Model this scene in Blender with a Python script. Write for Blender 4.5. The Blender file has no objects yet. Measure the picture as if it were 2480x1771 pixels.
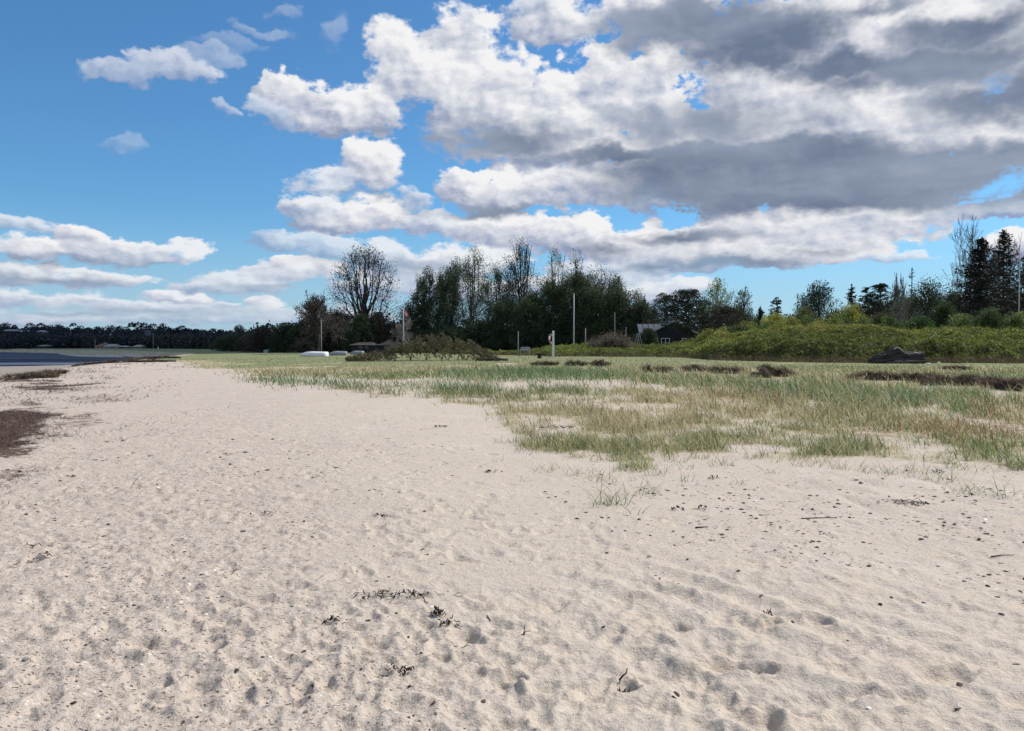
import bpy, math, random
import numpy as np
from mathutils import Vector, Matrix

# ------------------------------------------------------------------ camera
S = bpy.context.scene
C = S.collection
FPX = 1946.0            # focal length in pixels of the 2480 px wide photograph
EYE = 1.6
HOR = 838.0
PITCH = math.atan((885.5 - HOR) / FPX)
cam_d = bpy.data.cameras.new('camera'); cam = bpy.data.objects.new('camera', cam_d); C.objects.link(cam)
cam_d.sensor_width = 36.0; cam_d.lens = FPX / 2480.0 * 36.0
cam_d.clip_start = 0.05; cam_d.clip_end = 20000
cam.location = (0, 0, EYE); cam.rotation_euler = (math.pi / 2 - PITCH, 0, 0)
S.camera = cam

def ray(px, py):
    a = (px - 1240.0) / FPX; b = (885.5 - py) / FPX
    c, s = math.cos(PITCH), math.sin(PITCH)
    return (a, c + b * s, -s + b * c)
def at(px, py, Y):
    r = ray(px, py); k = Y / r[1]
    return Vector((r[0] * k, Y, EYE + r[2] * k))
def azel(px, py):
    r = ray(px, py); n = math.sqrt(r[0]**2 + r[1]**2 + r[2]**2)
    return math.atan2(r[0], r[1]), math.asin(r[2] / n)

# ------------------------------------------------------------------ exposure, sun, sky
S.view_settings.view_transform = 'Standard'; S.view_settings.look = 'None'
S.view_settings.exposure = 0.0; S.view_settings.gamma = 1.0
SUN_AZ = math.radians(62); SUN_EL = math.radians(46)
sd = bpy.data.lights.new('sun', 'SUN'); sd.energy = 4.8; sd.angle = math.radians(0.5); sd.color = (1.0, 0.955, 0.89)
sun = bpy.data.objects.new('sun', sd); C.objects.link(sun)
sdir = Vector((math.sin(SUN_AZ) * math.cos(SUN_EL), math.cos(SUN_AZ) * math.cos(SUN_EL), math.sin(SUN_EL)))
sun.rotation_euler = (-sdir).to_track_quat('-Z', 'Y').to_euler()
sun.location = (0, 0, 60)

class NT:
    """small helper to write node trees"""
    def __init__(s, tree): s.t = tree; s.n = tree.nodes; s.l = tree.links
    def new(s, typ, **kw):
        n = s.n.new(typ)
        for k, v in kw.items(): setattr(n, k, v)
        return n
    def put(s, sock, v):
        if v is None: return
        if isinstance(v, bpy.types.NodeSocket): s.l.new(v, sock)
        else: sock.default_value = v
    def m(s, op, a, b=None, c=None, clamp=False):
        n = s.new('ShaderNodeMath', operation=op); n.use_clamp = clamp
        s.put(n.inputs[0], a); s.put(n.inputs[1], b)
        if c is not None: s.put(n.inputs[2], c)
        return n.outputs[0]
    def v(s, op, a, b=None):
        n = s.new('ShaderNodeVectorMath', operation=op)
        s.put(n.inputs[0], a); s.put(n.inputs[1], b)
        return n.outputs['Value'] if op in ('LENGTH', 'DOT_PRODUCT', 'DISTANCE') else n.outputs[0]
    def scale(s, a, k):
        n = s.new('ShaderNodeVectorMath', operation='SCALE'); s.put(n.inputs[0], a); s.put(n.inputs['Scale'], k); return n.outputs[0]
    def noise(s, vec, scale, detail=3, rough=0.5, dist=0.0, col=False, dim='3D'):
        n = s.new('ShaderNodeTexNoise', noise_dimensions=dim); s.put(n.inputs['Vector'], vec)
        n.inputs['Scale'].default_value = scale; n.inputs['Detail'].default_value = detail
        n.inputs['Roughness'].default_value = rough; n.inputs['Distortion'].default_value = dist
        return n.outputs['Color'] if col else n.outputs['Fac']
    def vor(s, vec, scale, feature='F1', smooth=None, detail=0, rand=1.0, out='Distance', dim='3D'):
        n = s.new('ShaderNodeTexVoronoi', feature=feature, voronoi_dimensions=dim); s.put(n.inputs['Vector'], vec)
        n.inputs['Scale'].default_value = scale; n.inputs['Randomness'].default_value = rand
        if 'Detail' in n.inputs: n.inputs['Detail'].default_value = detail
        if smooth is not None: n.inputs['Smoothness'].default_value = smooth
        return n.outputs[out]
    def step(s, x, a, b, lo=0.0, hi=1.0, kind='SMOOTHSTEP'):
        n = s.new('ShaderNodeMapRange', interpolation_type=kind); s.put(n.inputs[0], x)
        for i, q in zip((1, 2, 3, 4), (a, b, lo, hi)): s.put(n.inputs[i], q)
        return n.outputs[0]
    def mix(s, f, a, b, mode='MIX'):
        n = s.new('ShaderNodeMix', data_type='RGBA', blend_type=mode); n.clamp_factor = True
        s.put(n.inputs[0], f)
        s.put(n.inputs[6], a if not isinstance(a, tuple) else (*a[:3], 1)); s.put(n.inputs[7], b if not isinstance(b, tuple) else (*b[:3], 1))
        return n.outputs[2]
    def comb(s, x, y, z):
        n = s.new('ShaderNodeCombineXYZ'); s.put(n.inputs[0], x); s.put(n.inputs[1], y); s.put(n.inputs[2], z); return n.outputs[0]

W = bpy.data.worlds.new('World'); S.world = W; W.use_nodes = True
try:
    W.cycles.sampling_method = 'MANUAL'; W.cycles.sample_map_resolution = 512
except Exception: pass
def build_sky():
    t = NT(W.node_tree); t.n.clear()
    sky = t.new('ShaderNodeTexSky', sky_type='NISHITA'); sky.sun_disc = False
    sky.sun_elevation = SUN_EL; sky.sun_rotation = SUN_AZ
    sky.altitude = 0; sky.air_density = 1.0; sky.dust_density = 0.35; sky.ozone_density = 2.2
    tc = t.new('ShaderNodeTexCoord'); d = t.v('NORMALIZE', tc.outputs['Generated'])
    sp = t.new('ShaderNodeSeparateXYZ'); t.l.new(d, sp.inputs[0])
    az = t.m('ARCTAN2', sp.outputs[0], sp.outputs[1]); el = t.m('ARCSINE', sp.outputs[2])
    # noise coordinates: bigger cells high up, flattened bands towards the horizon
    elp = t.m('MAXIMUM', el, 0.0)
    hz = t.step(elp, 0.02, 0.32, 0.0, 1.0)                    # 0 at horizon .. 1 high up
    vs = t.m('POWER', t.m('ADD', elp, 0.03), 0.8)
    P = t.comb(az, t.m('MULTIPLY', vs, 1.5), 0.37)
    # domain warp
    N2 = lambda p, sc, de, ro, col=False: t.noise(p, sc, de, ro, 0.0, col, '2D')
    w1 = t.v('SUBTRACT', N2(P, 5.0, 2, 0.55, True), (0.5, 0.5, 0.5))
    w2 = t.v('SUBTRACT', N2(P, 21.0, 3, 0.6, True), (0.5, 0.5, 0.5))
    warp = t.v('ADD', t.scale(w1, 0.075), t.scale(w2, 0.06))
    warp = t.scale(warp, t.step(elp, 0.0, 0.25, 0.35, 1.0))
    Q = t.v('ADD', t.comb(az, el, 0.0), t.v('MULTIPLY', warp, (1.0, 0.62, 0.0)))
    def field(blobs, k=0.25, shade=False):
        acc = None; sw = 0.0001; ss = 0.0; sa = 0.0
        for cx, cy, rx, ry, a in blobs:
            ca, ce = azel(cx, cy)
            dd = t.v('SUBTRACT', Q, (ca, ce, 0.0))
            dd = t.v('MULTIPLY', dd, (FPX / rx, FPX / ry, 0.0))
            l = t.m('SUBTRACT', 1.0, t.v('LENGTH', dd))
            if shade:
                w = t.m('POWER', t.m('MAXIMUM', t.m('ADD', l, 1.0), 0.0), 9.0)
                sw = t.m('ADD', sw, w)
                ss = t.m('MULTIPLY_ADD', w, t.v('DOT_PRODUCT', dd, (0.42, 0.90, 0.0)), ss)
                sa = t.m('MULTIPLY_ADD', w, min(a, 1.0), sa)
            else: l = t.m('MULTIPLY', l, a)
            acc = l if acc is None else t.m('SMOOTH_MAX', acc, l, k)
        if shade: return acc, t.m('DIVIDE', ss, sw), t.m('DIVIDE', sa, sw)
        return acc
    cov, shd, alp = field(COVER, 0.12, True)
    drk = field(DARK, 0.1)
    Pw = t.v('ADD', P, t.scale(w2, 0.03))
    def puffs(p):
        a = t.vor(p, 17.0, 'F1', dim='2D'); b = t.vor(p, 52.0, 'F1', dim='2D')
        return t.m('ADD', t.m('MULTIPLY', a, 0.62), t.m('MULTIPLY', b, 0.30))
    fine = N2(P, 13.0, 10, 0.68)
    gen = N2(t.v('MULTIPLY', P, (1, 1.6, 1)), 2.4, 3, 0.55)
    side = t.step(t.m('ABSOLUTE', az), 0.72, 0.95)
    gcov = t.m('MULTIPLY', t.m('SUBTRACT', gen, 0.46), 5.0)
    other = t.m('MAXIMUM', side, t.step(el, 0.5, 0.75))
    covm = t.m('MULTIPLY_ADD', other, t.m('SUBTRACT', gcov, cov), cov)
    p0 = puffs(Pw); L = (0.007, 0.009, 0.0)
    f0 = t.m('SUBTRACT', t.m('MULTIPLY', fine, 2.5), t.m('MULTIPLY', p0, 0.9))
    f = t.m('ADD', t.m('MULTIPLY', covm, 1.7), t.m('SUBTRACT', f0, OFF))
    dens = t.m('MULTIPLY', t.step(f, -0.08, t.m('ADD', t.m('MULTIPLY_ADD', alp, -0.5, 0.72), t.m('MULTIPLY', t.step(gen, 0.42, 0.62), 0.28))), t.m('MULTIPLY_ADD', other, t.m('SUBTRACT', 1.0, alp), alp))
    thick = t.step(f, 0.3, 1.8)
    r0 = t.m('SUBTRACT', t.m('MULTIPLY', N2(P, 11.0, 8, 0.62), 2.6), t.m('MULTIPLY', p0, 1.0))
    Ps = t.v('ADD', P, L)
    r1 = t.m('SUBTRACT', t.m('MULTIPLY', N2(Ps, 11.0, 8, 0.62), 2.6), t.m('MULTIPLY', puffs(t.v('ADD', Pw, L)), 1.0))
    rel = t.m('MULTIPLY', t.m('SUBTRACT', r0, r1), 0.72)
    lit = t.m('ADD', 0.66, rel)
    lit = t.m('ADD', lit, t.m('MULTIPLY', t.m('MULTIPLY', shd, 0.95), t.m('SUBTRACT', 1.0, other)))
    lit = t.m('MAXIMUM', t.m('MINIMUM', lit, 1.0), 0.0)
    soft = N2(t.v('MULTIPLY', P, (1, 2.2, 1)), 4.5, 4, 0.5)
    dk = t.step(t.m('ADD', drk, t.m('MULTIPLY', t.m('SUBTRACT', soft, 0.5), 0.9)), -0.15, 0.65)
    white = t.mix(lit, (0.30, 0.36, 0.52), (0.90, 0.90, 0.91))
    grey = t.mix(t.m('ADD', t.m('MULTIPLY', t.m('SUBTRACT', soft, 0.5), 2.4), 0.42, clamp=True), (0.15, 0.195, 0.29), (0.33, 0.385, 0.49))
    grey = t.mix(t.m('MULTIPLY', rel, 0.35, clamp=True), grey, (0.5, 0.54, 0.62))
    cc = t.mix(dk, white, grey)
    cc = t.mix(t.step(el, 0.0, 0.13, 0.30, 0.0), cc, (0.42, 0.53, 0.74))   # distant clouds seen through air
    cc = t.mix(1.0, cc, (10, 10, 10), 'MULTIPLY')
    skyc = t.mix(1.0, sky.outputs[0], SKY_TINT, 'MULTIPLY')
    veil = t.m('MULTIPLY', t.step(el, 0.0, 0.17, 1.0, 0.0), VEIL)
    skyc = t.mix(veil, skyc, (4.3, 5.7, 7.6))
    col = t.mix(dens, skyc, cc)
    bg = t.new('ShaderNodeBackground'); t.l.new(col, bg.inputs[0]); bg.inputs[1].default_value = 0.1
    out = t.new('ShaderNodeOutputWorld'); t.l.new(bg.outputs[0], out.inputs[0])
OFF = 1.10
SKY_TINT = (0.56, 0.98, 1.26)
VEIL = 0.62
COVER = [  # centre x, y, radius x, y (photo pixels, turned into azimuth/elevation), strength
 (310,182,95,36,.55),(430,180,110,42,.65),(510,150,90,30,.35),(630,76,110,20,.25),(830,95,45,40,.22),(560,120,120,25,.18),(290,352,60,18,.2),(505,268,32,22,.4),(690,15,60,16,.2),
 (700,235,80,70,1.1),(800,275,150,62,1.2),(920,280,110,58,1.1),(640,285,70,36,.6),
 (985,125,85,85,1.2),(1110,95,85,90,1.3),(1050,170,120,90,1.4),(1180,240,130,80,1.4),(1330,210,110,80,1.3),(1480,250,120,80,1.3),(1120,50,38,40,.8),(960,200,70,100,1.1),(1090,220,140,120,1.4),(1210,190,110,95,1.3),(1260,290,170,80,1.4),
 (1330,45,130,70,1.1),(1290,10,90,40,.8),(1450,175,120,100,1.4),(1570,170,120,85,1.3),(1400,290,120,90,1.4),(1590,260,110,100,1.5),
 (1800,190,100,80,1.3),(1900,250,260,140,1.8),(1780,350,300,130,2),(2150,310,380,160,2),(2400,330,220,120,1.6),(2500,230,200,100,1.5),
 (1600,25,250,75,1.5),(1850,70,300,95,1.6),(2080,110,320,130,1.8),(2380,90,320,180,1.8),(2000,20,600,50,1.5),
 (1650,400,420,110,1.8),(2100,430,500,110,2),(1450,370,260,60,1.3),
 (890,405,105,62,1.1),(800,440,110,38,.8),(760,500,110,48,.9),(880,520,150,55,1.0),(990,470,60,40,.7),
 (1110,430,70,52,1.1),(1240,465,190,55,1.2),(1400,455,200,45,1.1),(1560,470,120,40,.9),
 (1060,540,110,50,.9),(1200,560,150,60,1.1),(1370,565,170,60,1.2),(1520,600,260,70,1.3),(1700,600,340,65,1.4),(1930,560,320,75,1.4),(2130,520,260,45,1.1),(2350,510,170,28,.9),(2200,622,120,16,.7),(1960,620,220,40,1.0),
 (0,545,100,20,.7),(185,560,75,32,1.0),(40,605,120,34,1.1),(230,600,120,36,1.1),(330,615,170,42,.9),(435,625,22,13,.5),(40,670,170,26,.9),(250,680,150,24,.9),(60,725,200,22,.85),(330,745,160,20,.85),(520,700,130,22,.8),(480,765,600,26,.7),(200,770,260,20,.7),
 (720,580,120,32,.6),(820,610,90,35,.6),(710,665,140,42,.9),(600,690,160,40,.8),(930,620,130,50,.8),(1000,690,160,60,.8),(1100,640,200,60,.9),
 (400,722,70,18,1),(470,730,60,16,1),(640,735,45,20,1),(205,727,50,8,1),(110,652,45,18,1),(560,745,60,12,.8),(120,775,120,16,.9),(700,640,55,25,1),(780,655,70,28,1),(1250,345,230,50,1.2),(1020,655,90,30,.9),(1120,700,200,34,.9),(880,700,120,24,.8),(1330,690,180,30,.9),(1560,705,230,35,.9),(1450,660,200,50,.8),(2470,600,75,38,1.0),(1700,640,180,28,.8)]
DARK = [
 (1260,330,190,52,.8),(1160,300,60,60,.3),(1090,345,120,25,.5),(1560,320,120,60,.5),(1480,380,260,42,.9),
 (1720,300,170,75,.6),(1800,415,460,85,1.6),(2150,435,480,75,1.6),(2450,420,220,80,1.2),(1780,490,260,45,1.0),(1950,300,140,60,.3),
 (1650,60,260,60,1.1),(1850,100,260,85,1.3),(2050,160,200,60,1.2),(2350,70,230,50,.9),(2300,150,300,70,.9),(2420,240,200,60,.9),(2100,20,200,30,.6),(2080,210,160,45,.7),
 (880,468,110,16,.5),(1200,512,160,22,.8),(1000,512,60,14,.3),(1440,600,140,28,.6),(1650,570,220,26,.8),(1750,640,260,24,.8),(1560,650,160,22,.6),(1700,520,200,22,.6),(2000,610,160,14,.4),
 (120,680,300,16,.5),(400,755,300,12,.4),(700,700,200,14,.4),(160,760,200,8,.4),(120,640,260,12,.5),(350,650,200,12,.4),(900,640,200,16,.4),(620,285,50,14,.2),(830,325,140,12,.25)]
build_sky()

# ------------------------------------------------------------------ numpy noise
def vnoise(x, y, seed=0):
    x = np.asarray(x, dtype=np.float64); y = np.asarray(y, dtype=np.float64)
    xi = np.floor(x).astype(np.int64); yi = np.floor(y).astype(np.int64)
    fx = x - xi; fy = y - yi
    fx = fx * fx * fx * (fx * (fx * 6 - 15) + 10); fy = fy * fy * fy * (fy * (fy * 6 - 15) + 10)
    def h(a, b):
        n = (a * 374761393 + b * 668265263 + seed * 144665 + 1013) & 0x7fffffff
        n = ((n ^ (n >> 13)) * 1274126177) & 0x7fffffff
        n = n ^ (n >> 16)
        return (n & 0xffff) / 65535.0
    a = h(xi, yi); b = h(xi + 1, yi); c = h(xi, yi + 1); d = h(xi + 1, yi + 1)
    return (a + (b - a) * fx) * (1 - fy) + (c + (d - c) * fx) * fy - 0.5
def fbm(x, y, seed=0, octv=4, gain=0.5):
    s = 0; a = 1.0; f = 1.0
    for i in range(octv):
        s = s + a * vnoise(x * f + 17.3 * i, y * f - 9.1 * i, seed + i); a *= gain; f *= 2.03
    return s
def sstep(a, b, x):
    t = np.clip((x - a) / (b - a), 0, 1); return t * t * (3 - 2 * t)

# ------------------------------------------------------------------ the lie of the land
YC = [-50, 0, 12, 19, 38, 60, 100, 140, 190]
XC = [-4, -6.0, -9.5, -13.5, -23.5, -31, -44, -56, -78]
WATER_Z = -1.2
# outline of the bay (ground plan, metres)
BAY = np.array([(-420, 98), (-70, 104), (-63, 122), (-66, 145), (-74, 172), (-84, 186), (-110, 205), (-140, 250), (-170, 300), (-215, 350), (-300, 405), (-420, 430), (-900, 440), (-900, 98)])
def poly_sdf(X, Y, P):
    d = np.full(np.shape(X), 1e18); inside = np.zeros(np.shape(X), bool); n = len(P)
    for i in range(n):
        ax, ay = P[i]; bx, by = P[(i + 1) % n]
        ex, ey = bx - ax, by - ay
        t = np.clip(((X - ax) * ex + (Y - ay) * ey) / (ex * ex + ey * ey), 0, 1)
        d = np.minimum(d, (X - ax - t * ex) ** 2 + (Y - ay - t * ey) ** 2)
        cr = ((ay > Y) != (by > Y)) & (X < (bx - ax) * (Y - ay) / (by - ay + 1e-12) + ax)
        inside ^= cr
    d = np.sqrt(d); return np.where(inside, -d, d)
def crest_x(Y): return np.interp(Y, YC, XC)
def height(X, Y):
    X = np.asarray(X, float); Y = np.asarray(Y, float)
    sdn = X - crest_x(Y) + 1.3 * fbm(X * .13, Y * .13, 5, 3)
    # back beach and grassland: rises gently inland
    e = sstep(6, 42, Y) * sstep(-0.75, 0.15, X / np.maximum(Y, 1.0))
    inland = 0.02 + 0.5 * e + 0.10 * fbm(X * .09, Y * .07, 11, 3) * sstep(8, 30, Y)
    inland = inland + 0.9 * sstep(75, 150, Y) * sstep(0.02, 0.3, X / np.maximum(Y, 1.0))
    flats = -1.08 + 0.05 * fbm(X * .05, Y * .12, 21, 3)
    wd = poly_sdf(X, Y, BAY)
    flats = np.where(wd < 3, np.minimum(flats, -1.12 - 0.03 * (3 - wd)), flats)
    flats = np.maximum(flats, -2.5)
    z_far = -1.15 + 1.45 * sstep(0, 34, wd)                    # beyond the bay
    k = sstep(-11, 1.0, sdn)
    near = flats + (inland - flats) * k
    fark = sstep(125, 195, Y + 0.25 * np.minimum(X + 70, 0))
    left_of = sstep(4, -14, sdn)
    zz = near + (np.where(wd < 3, flats, z_far) - near) * fark * left_of
    # wooded hill across the bay
    hill = sstep(415, 640, Y) * (8.5 + 7.0 * fbm(X * .006 + 3, Y * .003, 31, 3))
    hill = hill * (1 - 0.8 * sstep(900, 1600, Y))
    return zz + hill
def hz(x, y): return float(height(np.array([x]), np.array([y]))[0])
def ground(px, py, dmax=900):
    """where the sight line through a photo pixel meets the land"""
    r = ray(px, py); k = 2.0
    for i in range(4000):
        if EYE + r[2] * k - hz(r[0] * k, r[1] * k) < 0: break
        k *= 1.004
        if k > dmax: break
    return r[0] * k, r[1] * k
def gmap(X, Y):
    """photo pixel a ground point is seen at (used to lay out plant cover measured off the photo)"""
    z = height(X, Y); px = 1240 + FPX * X / np.maximum(Y, .1); py = HOR + (EYE - z) * FPX / np.maximum(Y, .1)
    return px, py

# ------------------------------------------------------------------ mesh building
class MB:
    def __init__(s): s.v = []; s.f = []; s.c = []; s.mi = []; s.n = 0; s.q = []
    def add(s, V, F, col=None, mi=0):
        V = np.asarray(V, float).reshape(-1, 3); s.v.append(V)
        for f in F: s.f.append([i + s.n for i in f]); s.mi.append(mi)
        s.c.append(np.tile(np.array(col if col is not None else (1, 1, 1), float), (len(V), 1)) if col is None or np.ndim(col) == 1 else np.asarray(col, float))
        s.n += len(V)
    def addq(s, V, F, col, mi=0):
        """many faces of the same size at once: V (n,3), F (m,k), col (n,3)"""
        s.v.append(V); s.q.append((np.asarray(F) + s.n, mi)); s.c.append(col); s.n += len(V)
    def box(s, x0, x1, y0, y1, z0, z1, col=None, mi=0):
        s.add([(x0,y0,z0),(x1,y0,z0),(x1,y1,z0),(x0,y1,z0),(x0,y0,z1),(x1,y0,z1),(x1,y1,z1),(x0,y1,z1)],
              [(0,3,2,1),(4,5,6,7),(0,1,5,4),(1,2,6,5),(2,3,7,6),(3,0,4,7)], col, mi)
    def tube(s, P, R, n=6, col=None, cap=True, mi=0, flat=1.0):
        P = [Vector(p) for p in P]; V = []; F = []
        if not hasattr(R, '__len__'): R = [R] * len(P)
        up = None
        for i, p in enumerate(P):
            t = (P[min(i + 1, len(P) - 1)] - P[max(i - 1, 0)])
            t = t.normalized() if t.length > 1e-9 else Vector((0, 0, 1))
            if up is None: up = Vector((0, 0, 1)) if abs(t.z) < 0.9 else Vector((1, 0, 0))
            a = t.cross(up)
            a = a.normalized() if a.length > 1e-6 else t.orthogonal().normalized()
            b = a.cross(t).normalized(); up = b
            for k in range(n):
                th = 2 * math.pi * k / n
                q = p + a * (math.cos(th) * R[i]) + b * (math.sin(th) * R[i] * flat); V.append(q[:])
        for i in range(len(P) - 1):
            for k in range(n): F.append((i*n+k, i*n+(k+1) % n, (i+1)*n+(k+1) % n, (i+1)*n+k))
        if cap: F.append(tuple(range(n - 1, -1, -1))); F.append(tuple((len(P)-1)*n + k for k in range(n)))
        s.add(V, F, col, mi)
    def build(s, name, mats, parent=None, smooth=False, loc=None):
        me = bpy.data.meshes.new(name)
        V = np.concatenate(s.v) if s.v else np.zeros((0, 3))
        if loc is not None: V = V - np.array(loc)
        col = np.concatenate(s.c)
        loops = []; sizes = []; mi = []
        if s.f:
            loops.append(np.concatenate([np.asarray(f) for f in s.f])); sizes.append(np.array([len(f) for f in s.f])); mi.append(np.array(s.mi))
        for q, m in s.q:
            loops.append(q.ravel()); sizes.append(np.full(len(q), q.shape[1])); mi.append(np.full(len(q), m))
        loops = np.concatenate(loops).astype(np.int32); sizes = np.concatenate(sizes).astype(np.int32); mi = np.concatenate(mi).astype(np.int32)
        starts = np.concatenate([[0], np.cumsum(sizes)[:-1]]).astype(np.int32)
        me.vertices.add(len(V)); me.vertices.foreach_set('co', V.astype(np.float32).ravel())
        me.loops.add(len(loops)); me.loops.foreach_set('vertex_index', loops)
        me.polygons.add(len(sizes)); me.polygons.foreach_set('loop_start', starts); me.polygons.foreach_set('loop_total', sizes)
        me.polygons.foreach_set('material_index', mi)
        me.polygons.foreach_set('use_smooth', np.full(len(sizes), smooth))
        a = me.attributes.new('Col', 'FLOAT_COLOR', 'POINT')
        a.data.foreach_set('color', np.concatenate([col, np.ones((len(col), 1))], 1).astype(np.float32).ravel())
        me.update(calc_edges=True); me.validate(verbose=False)
        for m in (mats if isinstance(mats, (list, tuple)) else [mats]): me.materials.append(m)
        o = bpy.data.objects.new(name, me); C.objects.link(o)
        if loc is not None: o.location = loc
        if parent is not None: o.parent = parent
        return o
def tag(o, label=None, cat=None, group=None, kind=None):
    if label: o['label'] = label
    if cat: o['category'] = cat
    if group: o['group'] = group
    if kind: o['kind'] = kind
    return o
def empty(name, loc, rz=0.0):
    o = bpy.data.objects.new(name, None); C.objects.link(o); o.location = loc; o.rotation_euler = (0, 0, rz); o.empty_display_size = 0.3
    return o
def cards(cen, size, col, rng, aspect=0.5, up=0.0, dirs=None, jit=0.18):
    """leaf-shaped diamonds: centres (n,3), size (n,), col (n,3)"""
    n = len(cen)
    d = rng.normal(size=(n, 3)) if dirs is None else dirs + rng.normal(size=(n, 3)) * 0.45
    d[:, 2] += up; d /= np.linalg.norm(d, axis=1)[:, None] + 1e-9
    r = rng.normal(size=(n, 3)); w = np.cross(d, r); w /= np.linalg.norm(w, axis=1)[:, None] + 1e-9
    s = size[:, None]
    V = np.stack([cen - d * s * .5, cen + w * s * .5 * aspect, cen + d * s * .5, cen - w * s * .5 * aspect], 1).reshape(-1, 3)
    F = np.arange(4 * n).reshape(n, 4)
    c = col * (1 + jit * rng.normal(size=(n, 1))); c = np.clip(c, 0.002, 1)
    return V, F, np.repeat(c, 4, axis=0)

# ------------------------------------------------------------------ materials
def material(name): 
    m = bpy.data.materials.new(name); m.use_nodes = True; t = NT(m.node_tree)
    b = t.n['Principled BSDF']; b.inputs['Specular IOR Level'].default_value = 0.3
    return m, t, b
def simple(name, col, rough=0.7, var=0.12, scale=6.0, spec=0.3, bump=0.0, metal=0.0, stretch=(1, 1, 1)):
    m, t, b = material(name)
    tc = t.new('ShaderNodeTexCoord'); v = t.v('MULTIPLY', tc.outputs['Object'], stretch)
    n = t.noise(v, scale, 5, 0.6)
    c = t.mix(n, tuple(x * (1 - 2 * var) for x in col), tuple(min(1, x * (1 + 2 * var)) for x in col))
    t.l.new(c, b.inputs['Base Color']); b.inputs['Roughness'].default_value = rough; b.inputs['Metallic'].default_value = metal
    b.inputs['Specular IOR Level'].default_value = spec
    if bump:
        bn = t.new('ShaderNodeBump'); bn.inputs['Strength'].default_value = bump; bn.inputs['Distance'].default_value = 0.02
        t.l.new(t.noise(v, scale * 3, 6, 0.6), bn.inputs['Height']); t.l.new(bn.outputs[0], b.inputs['Normal'])
    return m
def leafy(name, transl=0.35, rough=0.6, spec=0.25):
    m, t, b = material(name)
    at_ = t.new('ShaderNodeAttribute', attribute_name='Col')
    tc = t.new('ShaderNodeTexCoord')
    n = t.noise(tc.outputs['Object'], 0.9, 3, 0.6)
    c = t.mix(1.0, at_.outputs['Color'], t.mix(n, (0.72, 0.72, 0.72), (1.28, 1.28, 1.28)), 'MULTIPLY')
    t.l.new(c, b.inputs['Base Color']); b.inputs['Roughness'].default_value = rough; b.inputs['Specular IOR Level'].default_value = spec
    tr = t.new('ShaderNodeBsdfTranslucent'); t.l.new(c, tr.inputs[0])
    mx = t.new('ShaderNodeMixShader'); mx.inputs[0].default_value = transl
    t.l.new(b.outputs[0], mx.inputs[1]); t.l.new(tr.outputs[0], mx.inputs[2])
    t.l.new(mx.outputs[0], t.n['Material Output'].inputs[0])
    return m
M = {}
M['leaf'] = leafy('foliage', 0.30)
M['needle'] = leafy('needles', 0.12, 0.7)
M['grass'] = leafy('grass_blades', 0.40, 0.5, 0.4)
M['straw'] = leafy('dry_weed', 0.1, 0.8)
M['bark'] = simple('bark', (0.065, 0.052, 0.045), 0.9, 0.25, 3, bump=0.4)
M['twig'] = simple('twig', (0.085, 0.07, 0.062), 0.9, 0.2, 3)
M['palebark'] = simple('pale_bark', (0.22, 0.20, 0.18), 0.9, 0.25, 3)

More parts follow.
